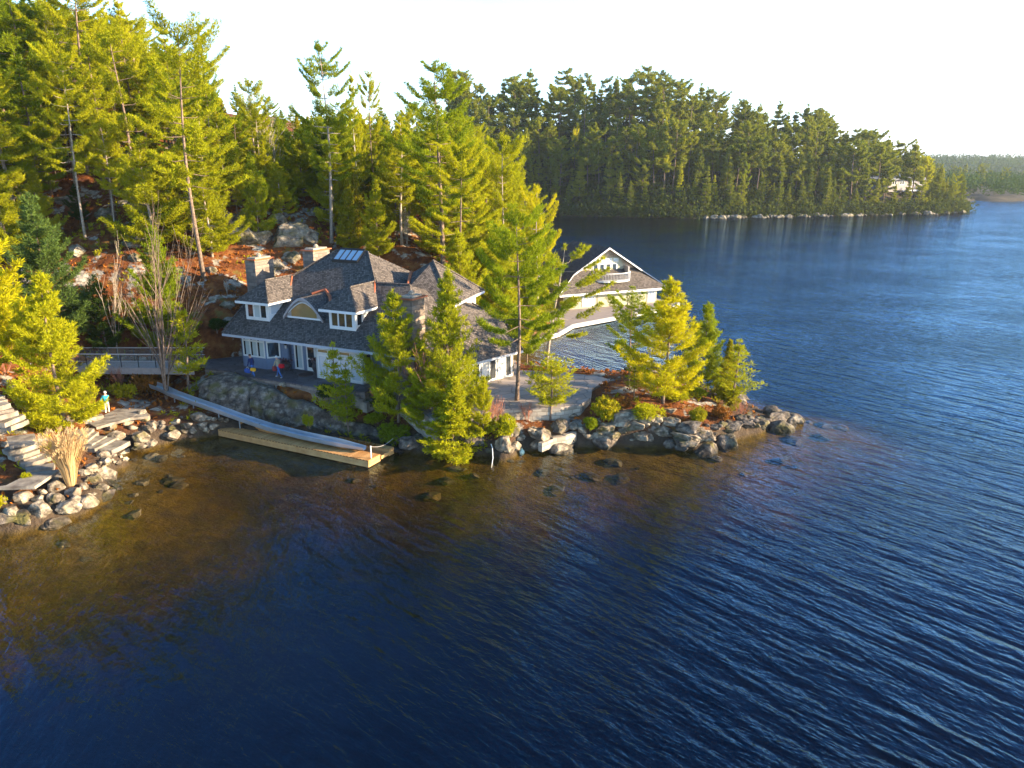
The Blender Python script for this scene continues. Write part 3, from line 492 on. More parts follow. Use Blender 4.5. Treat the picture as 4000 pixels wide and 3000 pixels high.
# door
dm = MB(); p = Lc(7.0, 2.75, 0)
dm.slab([Lc(6.75, 2.28, 3.45), Lc(7.7, 2.28, 3.45), Lc(7.7, 2.28, 5.65), Lc(6.75, 2.28, 5.65)], 0.06, tuple(EY)); door = dm.build('door', WHITE, house)
g = MB()
for za, zb in ((3.75, 4.4), (4.55, 5.45)): g.slab([Lc(6.9, 2.26, za), Lc(7.55, 2.26, za), Lc(7.55, 2.26, zb), Lc(6.9, 2.26, zb)], 0.02, tuple(EY))
g.build('pane', GLASS, door)
h = MB(); h.tube([Lc(7.63, 2.2, 4.35), Lc(7.63, 2.2, 4.6)], 0.03); h.build('handle', DARKM, door)
mb = MB(); mb.lathe(Lc(7.4, 1.3, 3.41), [(0.6, 0), (0.6, 0.03)], 20); tag(mb.build('door_mat', mat('mat_brown', (0.10, 0.05, 0.035))), 'brown oval mat lying before the glazed door', 'door mat')
# wing glass doors
for k, (s0, s1) in enumerate(((2.9, 4.6), (4.7, 6.4), (6.5, 8.1))):
    window(wx0 + wd * s0, wx0 + wd * s1, 2.65, 4.85, 2, house, wn, None, 0.17, name='patio_door', panes=[1, 0], paneM=[GLASS, WHITE])
window(wx0 + wd * 0.6, wx0 + wd * 1.2, 2.9, 4.6, 1, house, wn)
# tower window band
# chimneys
def chimney(name_p, corner, wl_, wr_, z0, z1, lab=None, cap=0.14):
    """corner = nearest vertical edge; wl_ to the left along -EX, wr_ back along the lit side"""
    c = Vector((corner[0], corner[1], 0)); b = MB(); side = EY * wr_
    P = [c - EX * wl_, c, c + side, c - EX * wl_ + side]
    b.slab([q + Vector((0, 0, z1)) for q in P], z1 - z0); ch = b.build('chimney', STONE, house)
    k = MB(); e = cap; P2 = [P[0] - EX * e - EY * e, P[1] + EX * e - EY * e, P[2] + EX * e + EY * e, P[3] - EX * e + EY * e]
    k.slab([q + Vector((0, 0, z1 + .02)) for q in P2], 0.10, m=0); k.build('cap', COPPER, ch)
    k = MB(); mid = (P[0] + P[2]) / 2; k.slab([q * 0.82 + mid * 0.18 + Vector((0, 0, z1 + .14)) for q in P], 0.12); k.lathe(mid + Vector((0, 0, z1 + .14)), [(0.22, 0), (0.22, 0.2), (0.14, 0.22), (0.14, 0.3)], 10); k.build('flue', SWALL, ch); return ch
chimney('c', PZ(994, 1015, 11.75), 1.15, 2.3, 4, 11.75)
chimney('c', PZ(1222, 979, 12.45), 1.2, 2.3, 8, 12.45)
cc = Lc(18.35, 0.55, 0)
chimney('c', cc, 1.1, 1.7, 2.4, 10.55, cap=0.2)
b = MB(); b.slab([Lc(16.6, .3, 5.0), Lc(18.7, .3, 5.0), Lc(18.7, 1.8, 5.0), Lc(16.6, 1.8, 5.0)], 2.6); b.build('chimney_base', STONE, house)
# dormers
def dormer(a0, a1, zb, zt, bR):
    bf = 1.5; th = zt - zb; d = MB()
    bb = (zt - 6.4) / 0.7 + 0.1
    d.slab([Lc(a0, bf, zt), Lc(a1, bf, zt), Lc(a1, bb, zt), Lc(a0, bb, zt)], zt - zb + .05); dr = d.build('dormer', WHITE, house)
    o = 0.55; am = (a0 + a1) / 2; zr = zt + 1.55; bfr = bf + 1.25; br = (zr - 6.4) / 0.7
    e0, e1 = Lc(a0 - o, bf - o, zt), Lc(a1 + o, bf - o, zt); f0, f1 = Lc(a0 - o, (zt - 6.4) / .7, zt), Lc(a1 + o, (zt - 6.4) / .7, zt); r0, r1 = Lc(am, bfr, zr), Lc(am, br, zr)
    r = MB(); r.slab([e0, e1, r0], .1, m=0, ms=1); r.slab([e1, f1, r1, r0], .1, m=0, ms=1); r.slab([f0, e0, r0, r1], .1, m=0, ms=1); r.tube([r0 + Vector((0, 0, .04)), r1 + Vector((0, 0, .04))], .07, 5); r.tube([e1 + Vector((0, 0, .02)), r0 + Vector((0, 0, .02))], .07, 5)
    r.build('dormer_roof', [SHING, WHITE], dr)
    f = MB(); f.tube([r1 + EX * 0.0 + Vector((0, 0, .06)), Lc(am + 1.2, (zt + .25 - 6.4) / .7, zt + .32)], 0.09, 5); f.build('copper_valley', COPPER, dr)
    s = MB(); s.slab([e0 - EY * .02, e1 - EY * .02, e1 + EY * .04, e0 + EY * .04], .2); s.slab([e1 - EX * .02, f1 - EX * .02, f1 - EX * .08, e1 - EX * .08][::-1], .2); s.build('eave_board', WHITE, dr)
    return dr
d1 = dormer(1.35, 3.85, 7.35, 9.05, 0); window(Lc(1.5, 1.5, 0), Lc(3.7, 1.5, 0), 7.6, 8.85, 3, d1, nF, None, 0.12, panes=[0, 1, 0])
window(Lc(3.85, 1.65, 0), Lc(3.85, 2.7, 0), 7.95, 8.8, 1, d1, EX, None, 0.08, panes=[0], paneM=[PALEG, CURT])
d2 = dormer(10.0, 12.5, 7.35, 9.05, 0); window(Lc(10.15, 1.5, 0), Lc(12.35, 1.5, 0), 7.6, 8.85, 3, d2, nF, None, 0.12, panes=[0, 0, 0])
window(Lc(12.5, 1.6, 0), Lc(12.5, 2.4, 0), 7.75, 8.8, 1, d2, EX, None, 0.1)
# eyebrow dormer
am, bw, zb, zr = 7.05, 2.0, 7.85, 9.5
e = MB(); prof = []
for i in range(17):
    u = -1 + i / 8; zz = zb + (zr - zb) * (math.cos(u * math.pi * 0.5) ** 0.9 if abs(u) < 1 else 0); prof.append((am + u * bw * (0.82 + .18 * abs(u)), zz))
def band(dz, b0, b1, m, o, th=.1):
    for i in range(16):
        (a, z), (a2, z2) = prof[i], prof[i + 1]
        o.slab([Lc(a, b0, z + dz), Lc(a2, b0, z2 + dz), Lc(a2, max(b0 + .05, b1(z2)), z2 + dz), Lc(a, max(b0 + .05, b1(z)), z + dz)], th, m=m)
ar = MB(); band(0.12, 1.85, lambda z: (z - 6.4) / .7 + .1, 0, ar); er = ar.build('arched_dormer', SHING, house)
t = MB(); band(0.10, 1.78, lambda z: 1.95, 0, t, .22); t.build('arch_trim', GREYW, er)
f = MB()
for i in range(16):
    (a, z), (a2, z2) = prof[i], prof[i + 1]; f.slab([Lc(a, 2.05, zb - .25), Lc(a2, 2.05, zb - .25), Lc(a2, 2.05, z2), Lc(a, 2.05, z)], .05, tuple(EY))
f.build('front_wall', GREYW, er)
gm = MB(); tr = MB()
for i in range(2, 14):
    (a, z), (a2, z2) = prof[i], prof[i + 1]; k = 0.86; ca = lambda q: am + (q - am) * 0.9
    gm.poly([Lc(ca(a), 2.0, zb + .12), Lc(ca(a2), 2.0, zb + .12), Lc(ca(a2), 2.0, zb + .12 + (z2 - zb) * k * .82), Lc(ca(a), 2.0, zb + .12 + (z - zb) * k * .82)])
gw = gm.build('arched_window', GOLDG, er)
tr.slab([Lc(am - 1.7, 1.98, zb + .0), Lc(am + 1.7, 1.98, zb + .0), Lc(am + 1.7, 1.98, zb + .14), Lc(am - 1.7, 1.98, zb + .14)], .05, tuple(EY))
for i in range(1, 15):
    (a, z), (a2, z2) = prof[i], prof[i + 1]; q = lambda aa, zz: Lc(am + (aa - am) * .92, 1.98, zb + .12 + (zz - zb) * .74)
    tr.tube([q(a, z), q(a2, z2)], 0.055, 4)
tr.build('frame', WHITE, gw)
cv = MB(); cv.tube([Lc(am - .9, (9.35 - 6.4) / .7, 9.5), Lc(am, (9.8 - 6.4) / .7, 9.8), Lc(am + 1.0, (9.3 - 6.4) / .7, 9.45), Lc(am + 1.75, (8.7 - 6.4) / .7, 8.85)], 0.13, 6); cv.build('copper_flashing', COPPER, er)
# skylight
sk = MB(); a0, a1, b0, b1 = 5.7, 8.35, 7.7, 8.8
N3 = Vector((0, 0, 1)) * .12
def F(a, b, dz): return Lc(a, b, fz(b) + dz)
for i in range(5):
    a = a0 + (a1 - a0 - .08) * i / 4; sk.slab([F(a, b0, .2), F(a + .08, b0, .2), F(a + .08, b1, .2), F(a, b1, .2)], .2)
sk.slab([F(a0, b0 - .08, .21), F(a1, b0 - .08, .21), F(a1, b0, .21), F(a0, b0, .21)], .21); sk.slab([F(a0, b1, .21), F(a1, b1, .21), F(a1, b1 + .1, .21), F(a0, b1 + .1, .21)], .21)
sko = sk.build('skylight', DARKM, house)
sg = MB(); sg.poly([F(a0, b0, .14), F(a1, b0, .14), F(a1, b1, .14), F(a0, b1, .14)]); sg.build('pane', glassmat('skylight_glass', (0.35, 0.42, 0.48), 0.05), sko)
cm = MB()
cm.tube([Lc(9.35, 8.6 + 1.7, 12.0), Lc(9.4, 8.6, 12.1)], 0.01, 3) if False else None
for a, b in ((tS, PZ(1607, 1067, 10.9)),): cm.tube([a + Vector((0, 0, .1)), b + Vector((0, 0, .1))], .14, 6)
cm.build('copper_valley', COPPER, house)
# wall lantern
lt = empty('wall_lantern', Lc(5.0, 2.0, 5.2)); tag(lt, 'black wall lantern hanging on grey wall beside the sidelight', 'lantern')
m = MB(); m.lathe(Lc(5.0, 1.85, 5.25), [(0.1, 0), (0.11, .28)], 6); m.build('glass', glassmat('lantern_glass', (.5, .5, .5)), lt)
m = MB(); m.lathe(Lc(5.0, 1.85, 5.53), [(0.16, 0), (0.05, .14), (.02, .2)], 6); m.tube([Lc(5.0, 1.85, 5.72), Lc(5.0, 2.05, 5.66)], .02, 4); m.build('cover', DARKM, lt)
# patio and terrace
pa = empty('stone_patio', PATP[2], 'dark flagstone patio with stone edging in front of the grey house', 'patio')
m = MB(); m.slab(PATP, 0.10); m.build('paving', PATIO, pa); m = MB(); m.slab([p - Vector((0, 0, .101)) for p in PATP], 1.2); m.build('retaining_wall', STONE, pa)
st = MB()
s0 = PZ(1425, 1532, 3.4)
te = empty('stone_terrace', TERP[3], 'round-edged pale flagstone terrace beside the water with a tree growing through', 'terrace')
m = MB(); m.slab(TERP, 0.12); m.build('paving', TERR, te); m = MB(); m.slab([p - Vector((0, 0, .121)) for p in TERP], 1.6); m.build('retaining_wall', SWALL, te)
ho = MB(); c = PZ(2130, 1568, ZT); ho.lathe(c + Vector((0, 0, .004)), [(0.42, 0), (0.42, .01)], 18)
tag(ho.build('tree_pit', mat('soil', (.05, .03, .02))), 'dark round open planting hole in the pale terrace', 'planting hole')
sp = empty('patio_steps', PZ(1440, 1530, 3.0), 'short stone steps going down from the dark patio end', 'steps')
for i in range(4):
    m = MB(); a = 13.55 + i * .36; m.slab([Lc(a, -1.0, 3.28 - i * .19), Lc(a + .4, -1.0, 3.28 - i * .19), Lc(a + .4, 1.0, 3.28 - i * .19), Lc(a, 1.0, 3.28 - i * .19)], .8); m.build('step', STEPM, sp)
# pots
def planter(loc, h, r, label, m_=POT, plant=True, cat='planter', group=None, name='planter'):
    o = empty(name, loc, label, cat, group); b = MB(); b.lathe(loc, [(r * .5, 0), (r * .62, h * .08), (r * .5, h * .15), (r * .95, h * .45), (r, h * .6), (r * .7, h * .8), (r * 1.05, h * .93), (r * 1.05, h)], 14); b.build('pot', m_, o, smooth=False)
    if plant:
        rnd = random.Random(int(loc.x * 100)); b = MB()
        for i in range(60):
            th = rnd.random() * 6.28; q = rnd.random() * r * 1.5; p = loc + Vector((math.cos(th) * q, math.sin(th) * q, h + rnd.random() * .22)); d = Vector((rnd.uniform(-1, 1), rnd.uniform(-1, 1), rnd.uniform(-.2, 1))).normalized() * .14; e_ = d.orthogonal().normalized() * .05
            b.poly([p - e_, p + d, p + e_, p - d * .3])
        b.build('foliage', mat('dry_flowers', (.12, .05, .05)), o, uv=False)
    return o
planter(PZ(1120, 1446, ZP), .75, .42, 'large dark urn nearest the viewer of the trio by grey wall')
planter(PZ(1148, 1436, ZP), 1.05, .38, 'dark urn with dried flowers standing by the sidelight')
planter(PZ(1112, 1432, ZP) , 1.15, .36, 'tall dark urn with dried flowers against grey wall')
planter(PZ(1234, 1462, ZP), 1.15, .28, 'tall slim dark urn beside the white sunroom corner')
planter(PZ(1462, 1545, 2.95), .6, .38, 'red terracotta pot on ground beside patio steps', TERRA, False)
# ------------------------------------------------------------------ slide and dock
dk = empty('wooden_dock', PZ(851, 1678, .55), 'pale cedar plank dock with a slot at its lit end', 'dock')
NL, NR, FR = PZ(851, 1678, .55), PZ(1438, 1800, .55), PZ(1539, 1746, .55); dv = (NR - NL); DL = dv.length; dv.normalize(); dn = Vector((-dv.y, dv.x, 0)); DW = (FR - NR).dot(dn)
def Dk(u, w, z=.55): return NL + dv * u + dn * w + Vector((0, 0, z - .55))
m = MB(); m.slab([Dk(0, 0), Dk(DL, 0), Dk(DL, DW * .46), Dk(DL - 3.2, DW * .46), Dk(DL - 3.2, DW * .8), Dk(DL, DW * .8), Dk(DL, DW), Dk(0, DW)], .06)
def deckmat():
    mm = PLANK.copy(); mm.name = 'dock_planks'; t = mm.node_tree; br = [x for x in t.nodes if x.type == 'TEX_BRICK'][0]; tc = [x for x in t.nodes if x.type == 'TEX_COORD'][0]
    mp = t.nodes.new('ShaderNodeMapping'); mp.inputs['Rotation'].default_value = (0, 0, math.pi / 2 - math.atan2(dv.y, dv.x)); t.links.new(tc.outputs['Object'], mp.inputs[0]); t.links.new(mp.outputs[0], br.inputs['Vector']); return mm
m.build('deck', deckmat(), dk)
m = MB()
for (a, b) in (((0, 0), (DL, 0)), ((DL, 0), (DL, DW * .46)), ((DL - 3.2, DW * .46), (DL - 3.2, DW * .8)), ((DL, DW * .8), (DL, DW)), ((DL, DW * .46), (DL - 3.2, DW * .46)), ((DL - 3.2, DW * .8), (DL, DW * .8)), ((0, DW), (0, 0))):
    p, q = Dk(*a), Dk(*b); m.box(p, q, 0.06, 0.30, .53); m.box(p + (q - p) * .0, q, 0.03, .05, .28)
m.box(Dk(DL - .02, DW * .46), Dk(DL - .02, DW * .8), -0.12, 0.2, .42)
m.build('fascia', FASC, dk)
for u in (1, 5, 9, 13):
    for w in (DW * .4, DW - .3): MB().tube([Dk(u, w, .45), Dk(u, w, -2.5)], .1, 6).build('pile', GREYW, dk)
m = MB(); m.slab([Dk(1.0, DW * .42, 1.12), Dk(4.8, DW * .42, .62), Dk(4.8, DW * .46, .62), Dk(1.0, DW * .46, 1.12)], .55); m.build('side_board', FASC, dk)
lm = MB()
rnd = random.Random(5)
for i in range(900):
    u = rnd.uniform(2.5, DL - 1.2); w = DW * (0.84 + rnd.gauss(0, .07)); 
    if w > DW - .05: continue
    p = Dk(u, w, .565 + rnd.random() * .05); th = rnd.random() * 6.28; r_ = rnd.uniform(.05, .12); a_ = Vector((math.cos(th), math.sin(th), rnd.uniform(-.3, .3))) * r_; c_ = Vector((-a_.y, a_.x, rnd.uniform(-.04, .04)))
    lm.poly([p - a_, p + c_ * .6, p + a_, p - c_ * .6])
tag(lm.build('fallen_leaves', LEAF['litter'], uv=False), kind='stuff')
# trough slide
sl_px = [(600, 1512, 2.5), (632, 1524, 2.4), (680, 1547, 2.35), (754, 1574, 2.1), (853, 1608, 1.75), (934, 1637, 1.3), (989, 1656, 1.0), (1052, 1677, .85), (1188, 1711, .8), (1323, 1739, .78), (1425, 1756, .76)]
P = [PZ(*q) for q in sl_px]
me = MB(); prof_ = [(-.62, .42), (-.58, .42), (-.50, .10), (-.36, 0), (.36, 0), (.50, .10), (.58, .42), (.62, .42), (.62, .38), (.55, .06), (.40, -.05), (-.40, -.05), (-.55, .06), (-.62, .38)]
nn = len(prof_)
for i, p in enumerate(P):
    t_ = (P[min(i + 1, len(P) - 1)] - P[max(0, i - 1)]); t_.z = 0; t_.normalize(); nrm = Vector((-t_.y, t_.x, 0)); sc = 1.0 if i < len(P) - 1 else .55
    for a, z in prof_: me.v.append(tuple(p + nrm * a * .62 * sc + Vector((0, 0, .85 * z * (1 if i < len(P) - 1 else .6)))))
for i in range(len(P) - 1):
    for j in range(nn): me.f.append((i * nn + j, (i + 1) * nn + j, (i + 1) * nn + (j + 1) % nn, i * nn + (j + 1) % nn)); me.m.append(0)
so_ = empty('water_slide', P[4], 'long pale metal trough slide running down onto the cedar dock', 'slide')
me.build('trough', METAL, so_)
for i in (2, 3, 4, 5): MB().tube([P[i] - Vector((0, 0, .03)), Vector((P[i].x, P[i].y, min(P[i].z - .1, tz(P[i].x, P[i].y)) - .2))], .05, 5).build('leg', METAL, so_)
pst = MB(); q = Dk(DL - .1, DW * .16); pst.tube([q, q + Vector((0, 0, .9))], .045, 6); tag(pst.build('mooring_post', WHITE), 'slim white mooring post on the near dock corner', 'post')
rp_ = MB(); q2 = PZ(1535, 1713, 1.2); q1 = q + Vector((0, 0, .85)); rp_.tube([q1.lerp(q2, k / 8) - Vector((0, 0, .25 * math.sin(math.pi * k / 8))) for k in range(9)], .018, 4); tag(rp_.build('rope', GREYW), 'thin slack rope from the white dock post to shore', 'rope')
# ------------------------------------------------------------------ foot bridge
br = empty('footbridge', PZ(600, 1445, 2.6), 'grey footbridge with steel rails and glass panels behind the bare tree', 'bridge')
x0, x1, y0, y1, zd = -37.0, -26.3, 61.6, 63.9, 3.62
m = MB(); m.slab([(x0, y0, zd), (x1, y0 - .3, zd), (x1, y1, zd), (x0, y1, zd)], .1); m.build('deck', GREYW, br)
m = MB(); m.box((x0, y0 - .02), (x1, y0 - .32), 0.1, zd - .5, zd + .04); m.box((x0, y1), (x1, y1), .1, zd - .6, zd + .02); m.build('fascia', GREYW, br)
for yy, o_ in ((y0 + .05, -.25), (y1 - .05, 0)):
    m = MB(); m.box((x0, yy), (x1, yy + o_), .12, zd + 1.13, zd + 1.19); m.build('handrail', RAILM, br)
    for k in range(8):
        f_ = k / 7; xx = x0 + .3 + (x1 - x0 - .6) * f_; m = MB(); m.tube([(xx, yy + o_ * f_ + .05, zd), (xx, yy + o_ * f_ + .05, zd + 1.13)], .035, 5); m.build('post', DARKM, br)
    m = MB(); m.tube([(x0, yy + .05, zd + .55), (x1, yy + o_ + .05, zd + .55)], .015, 4); m.build('mid_rail', RAILM, br)
gmb = bpy.data.materials.new('rail_glass'); gmb.use_nodes = True; gb = gmb.node_tree.nodes['Principled BSDF']; gb.inputs['Base Color'].default_value = (.5, .6, .58, 1); gb.inputs['Alpha'].default_value = .12; gb.inputs['Roughness'].default_value = .1
for yy in (y0 + .12, y1 - .02):
    m = MB(); m.poly([(x0, yy, zd + .08), (x1, yy - .2, zd + .08), (x1, yy - .2, zd + 1.05), (x0, yy, zd + 1.05)]); m.build('glass_panel', gmb, br)
# ------------------------------------------------------------------ boathouse
bh = empty('boathouse', PZ(2400, 1200, .6), 'cream two-storey boathouse with gabled balcony on the grey dock', 'boathouse')
q0, q1 = PZ(2200, 1208, .6), PZ(2563, 1179, .6); bx = (q1 - q0); BL = bx.length; bx.normalize(); by = Vector((-bx.y, bx.x, 0))
def Bc(a, b, z): return Vector((q0.x, q0.y, 0)) + bx * a + by * b + Vector((0, 0, z))
BD = 13.0; EZ = 2.95
m = MB()
m.box(Bc(0, 0, 0), Bc(BL, 0, 0), .2, .4, EZ); m.box(Bc(BL, .2, 0), Bc(BL, BD, 0), .2, .4, EZ); m.box(Bc(0, BD, 0), Bc(0, 0.2, 0), .2, .4, EZ)
m.build('wall', CREAM, bh)
ov = 1.2; rz = 8.6; rb = 5.6     # main roof: eaves all round, ridge running back
e0, e1, e2, e3 = Bc(-ov, -ov, EZ - .15), Bc(BL + ov, -ov, EZ - .15), Bc(BL + ov, BD + ov, EZ - .15), Bc(-ov, BD + ov, EZ - .15)
sl = (5.6 - EZ + .15) / 4.2; zs = 5.6; u = 4.2                                  # skirt roof up to zs
s0_, s1_, s2_, s3_ = Bc(-ov + u, -ov + 3.0, zs), Bc(BL + ov - u, -ov + 3.0, zs), Bc(BL + ov - u, BD, zs), Bc(-ov + u, BD, zs)
g0, g1 = Bc(-ov + u, 1.6, zs), Bc(BL + ov - u, 1.6, zs)
mid = BL / 2
gr0, gr1 = Bc(mid, 0.9, rz), Bc(mid, BD - 1, rz)
m = MB()
m.slab([e0, e1, s1_, s0_], .12, m=0, ms=1)
hl, hr = Bc(mid - 5.4, 0.9, rz - 5.4 * .62), Bc(mid + 5.4, .9, rz - 5.4 * .62); hl2, hr2 = Bc(mid - 5.4, BD - 1, rz - 5.4 * .62), Bc(mid + 5.4, BD - 1, rz - 5.4 * .62)
m.slab([e1, e2, hr2, hr], .12, m=0, ms=1); m.slab([e3, e0, hl, hl2], .12, m=0, ms=1)
m.slab([hr, hr2, gr1, gr0], .14, m=0, ms=1); m.slab([hl2, hl, gr0, gr1], .14, m=0, ms=1); m.slab([e2, e3, hl2, gr1, hr2], .12, m=0, ms=1)
m.build('roof', [SHING, WHITE], bh)
m = MB()
for a, b in ((hl, gr0), (hr, gr0)):
    d_ = Vector((0, 0, -.22)); m.slab([a - by * .08, b - by * .08, b - by * .08 + d_, a - by * .08 + d_] if a.x > b.x else [b - by * .08, a - by * .08, a - by * .08 + d_, b - by * .08 + d_], .1, tuple(by))
m.slab([e0 - by * .06, e1 - by * .06, e1, e0], .3); m.slab([e1, e2, e2 + bx * .06, e1 + bx * .06][::-1], .3)
m.build('eave_board', WHITE, bh)
m = MB(); gy = 1.7
m.slab([Bc(mid - 4.9, gy, 5.3), Bc(mid + 4.9, gy, 5.3), Bc(mid, gy, rz - .12)], .15, tuple(by)); m.build('gable_wall', WSHNG, bh)
m = MB(); m.slab([Bc(mid - 2.9, gy - .06, 4.2), Bc(mid + 2.9, gy - .06, 4.2), Bc(mid + 2.6, gy - .06, 6.3), Bc(mid + 2.0, gy - .06, 7.15), Bc(mid - 2.0, gy - .06, 7.15), Bc(mid - 2.6, gy - .06, 6.3)], .05, tuple(by)); m.build('gable_panel', CREAM, bh)
for k in range(4): window(Bc(mid - 2.2 + k * 1.0, gy - .06, 0), Bc(mid - 1.25 + k * 1.0, gy - .06, 0), 4.3, 6.35, 1, bh, -by, None, .16, panes=[0], name='window')
for a, b_ in ((-1.9, -1.1), (-.9, .9), (1.1, 1.9)): window(Bc(mid + a, gy - .06, 0), Bc(mid + b_, gy - .06, 0), 6.5, 7.0, 1, bh, -by, None, .08, panes=[1], name='transom_window')
# balcony
m = MB(); arc = [Bc(mid + .4 + 3.1 * math.sin(k), gy - 2.6 * max(0, math.cos(k)) ** .8, 4.15) for k in np.linspace(-math.pi / 2, math.pi / 2, 15)]
m.slab(arc[::1] + [Bc(mid + 3.5, gy, 4.15), Bc(mid - 2.7, gy, 4.15)][:0], .2); bal = m.build('balcony', WHITE, bh)
m = MB(); m.tube([p + Vector((0, 0, 1.0)) for p in arc], .06, 5)
for k in range(len(arc) - 1):
    for j in range(3):
        p = arc[k].lerp(arc[k + 1], j / 3); m.tube([p, p + Vector((0, 0, 1.0))], .03, 4, cap=False)
m.build('railing', WHITE, bal)
# side dormer with rail on the left roof
m = MB(); m.slab([Bc(-.6, 5.0, 5.6), Bc(.9, 5.0, 6.4), Bc(2.6, 7.6, 6.9), Bc(2.6, 9.6, 6.4), Bc(-.6, 9.6, 5.6)], .12); dor = m.build('side_dormer', SHING, bh)
m = MB(); m.tube([Bc(-1.0, 3.0, 4.9), Bc(-1.0, 6.5, 4.9)], .05, 5); m.tube([Bc(-1.0, 3.0, 4.9), Bc(.2, 2.6, 4.95)], .05, 5)
for k in range(16): m.tube([Bc(-1.0, 3.0 + k * .23, 4.9), Bc(-1.0, 3.0 + k * .23, 4.0)], .025, 4)
m.build('railing', WHITE, dor)
def panel(a, b_, z0, z1, name, mt, line=True):
    f = MB(); f.slab([Bc(a, -.03, z0), Bc(b_, -.03, z0), Bc(b_, -.03, z1), Bc(a, -.03, z1)], .03, tuple(by)); return f.build(name, mt, bh)
LINE = mat('door_gap', (.25, .24, .18))
for a, b_ in ((.25, 2.3), (5.3, 9.0), (10.2, 13.3)):
    panel(a * BL / 15, b_ * BL / 15, .62, 2.65, 'boat_door', CREAM); 
    f = MB()
    for q in (a, b_): f.slab([Bc(q * BL / 15 - .04, -.05, .62), Bc(q * BL / 15 + .04, -.05, .62), Bc(q * BL / 15 + .04, -.05, 2.68), Bc(q * BL / 15 - .04, -.05, 2.68)], .02, tuple(by))
    f.slab([Bc(a * BL / 15, -.05, 2.62), Bc(b_ * BL / 15, -.05, 2.62), Bc(b_ * BL / 15, -.05, 2.68), Bc(a * BL / 15, -.05, 2.68)], .02, tuple(by)); f.build('door_trim', LINE, bh)
window(Bc(2.9 * BL / 15, -.01, 0), Bc(4.9 * BL / 15, -.01, 0), .7, 2.7, 2, bh, -by, 2.2, .14, panes=[1, 1], paneM=[GLASS, PALEG], name='french_door')
window(Bc(13.5 * BL / 15, -.01, 0), Bc(14.7 * BL / 15, -.01, 0), .7, 2.65, 2, bh, -by, None, .14, panes=[1, 1], paneM=[GLASS, PALEG], name='french_door')
m = MB(); m.slab([Bc(mid + 2.9, gy - 1.2, 4.3), Bc(mid + 3.1, gy - 1.2, 4.3), Bc(mid + 3.1, gy, 4.3), Bc(mid + 2.9, gy, 4.3)], -1.6); m.build('post', GREYW, bh)
bd = empty('boathouse_dock', PZ(2400, 1230, .5), 'wide pale dock with white edge beams around the boathouse', 'dock')
pts = [PZ(2070, 1335, .5), PZ(2186, 1302, .5), PZ(2240, 1270, .5), PZ(2640, 1196, .5), PZ(2656, 1183, .5), PZ(2575, 1168, .5), Bc(BL + .3, BD, .5), Bc(-1.5, BD, .5), PZ(2080, 1200, .5)]
m = MB(); m.slab(pts, .12); m.build('deck', DECKG, bd)
m = MB()
for i in range(0, 4): m.box(pts[i], pts[i + 1], .25, 0.1, .58)
m.build('edge_beam', mat('beam_paint', (.50, .47, .42), .6, .05), bd)
tag(MB().tube([Bc(8.6, -2.6, .63), Bc(8.6, -2.6, 1.3)], .08, 6).build('dock_post', POT), 'small dark post standing before the middle boat door', 'post')
st_ = empty('dock_stool', PZ(2118, 1298, .5), 'small white stool on the boathouse dock', 'stool')
m = MB(); pp = PZ(2118, 1298, .5); m.lathe(pp + Vector((0, 0, .5)), [(.25, 0), (.25, .06)], 10); m.build('seat', WHITE, st_)
for k in range(3): m = MB(); m.tube([pp + Vector((.2 * math.cos(k * 2.1), .2 * math.sin(k * 2.1), 0)), pp + Vector((.1 * math.cos(k * 2.1), .1 * math.sin(k * 2.1), .5))], .03, 4); m.build('leg', WHITE, st_)
# low stone retaining wall at the shore
rw = MB(); wp = [PZ(2118, 1725, 1.05), PZ(2160, 1700, 1.2), PZ(2210, 1690, 1.25), PZ(2252, 1674, 1.3)]
for a, b_ in zip(wp, wp[1:]): rw.box(a, b_, .35, .25, (a.z + b_.z) / 2 - .22)
tag(rw.build('stone_wall', SWALL), 'low curved pale block wall between shore boulders', 'wall')
# buoy and hose
by_ = empty('buoy', PZ(2038, 1768, .1), 'small pale green round buoy floating beside the pale boulder', 'buoy'); m = MB(); c = PZ(2038, 1768, 0); m.lathe(c, [(.02, -.2), (.16, -.12), (.22, 0), (.2, .12), (.1, .24), (.05, .26), (.05, .34)], 12); m.build('float', mat('buoy_paint', (.55, .66, .50), .4), by_)
m = MB(); a = PZ(1918, 1735, 1.0); m.tube([a, a + Vector((.1, -.4, -.1)), a + Vector((.15, -.9, -.7)), a + Vector((.05, -1.2, -1.3))], .03, 6); tag(m.build('drain_hose', WHITE), 'white hose hanging from shore into the water', 'hose')
# far cottage, far small dock building
fc = empty('far_cottage', PD(3500, 700, 345), 'low grey cottage half hidden among the trees of the far point', 'cottage')
p = PD(3400, 730, 345); w0 = Vector((p.x, p.y, p.z)); 
m = MB(); m.box((w0.x, w0.y), (w0.x + 6.5, w0.y - 3), .3, w0.z - 1, w0.z + 3.2, 0); m.box((w0.x + 6.5, w0.y - 3), (w0.x + 26, w0.y + 3), .3, w0.z - 2, w0.z + 3.2, 1); m.build('wall', [BLUEG, GREYW], fc)
m = MB(); m.slab([(w0.x - 1, w0.y, w0.z + 3.4), (w0.x + 6.2, w0.y - 4.4, w0.z + 3.4), (w0.x + 27.5, w0.y + 2, w0.z + 3.4), (w0.x + 26, w0.y + 12, w0.z + 4.6), (w0.x + 2, w0.y + 10, w0.z + 4.6)], .3); rf = m.build('roof', mat('grey_metal_roof', (.30, .31, .33), .6), fc)
m = MB(); m.tube([(w0.x + 13, w0.y + 2, w0.z + 3.6), (w0.x + 13, w0.y + 2, w0.z + 6.4)], .35, 8); m.build('chimney', WHITE, rf)
nn_ = Vector((6, -19.5, 0)).normalized(); a_ = Vector((w0.x + 6.5, w0.y - 3, 0)); dd = Vector((19.5, 6, 0)).normalized()
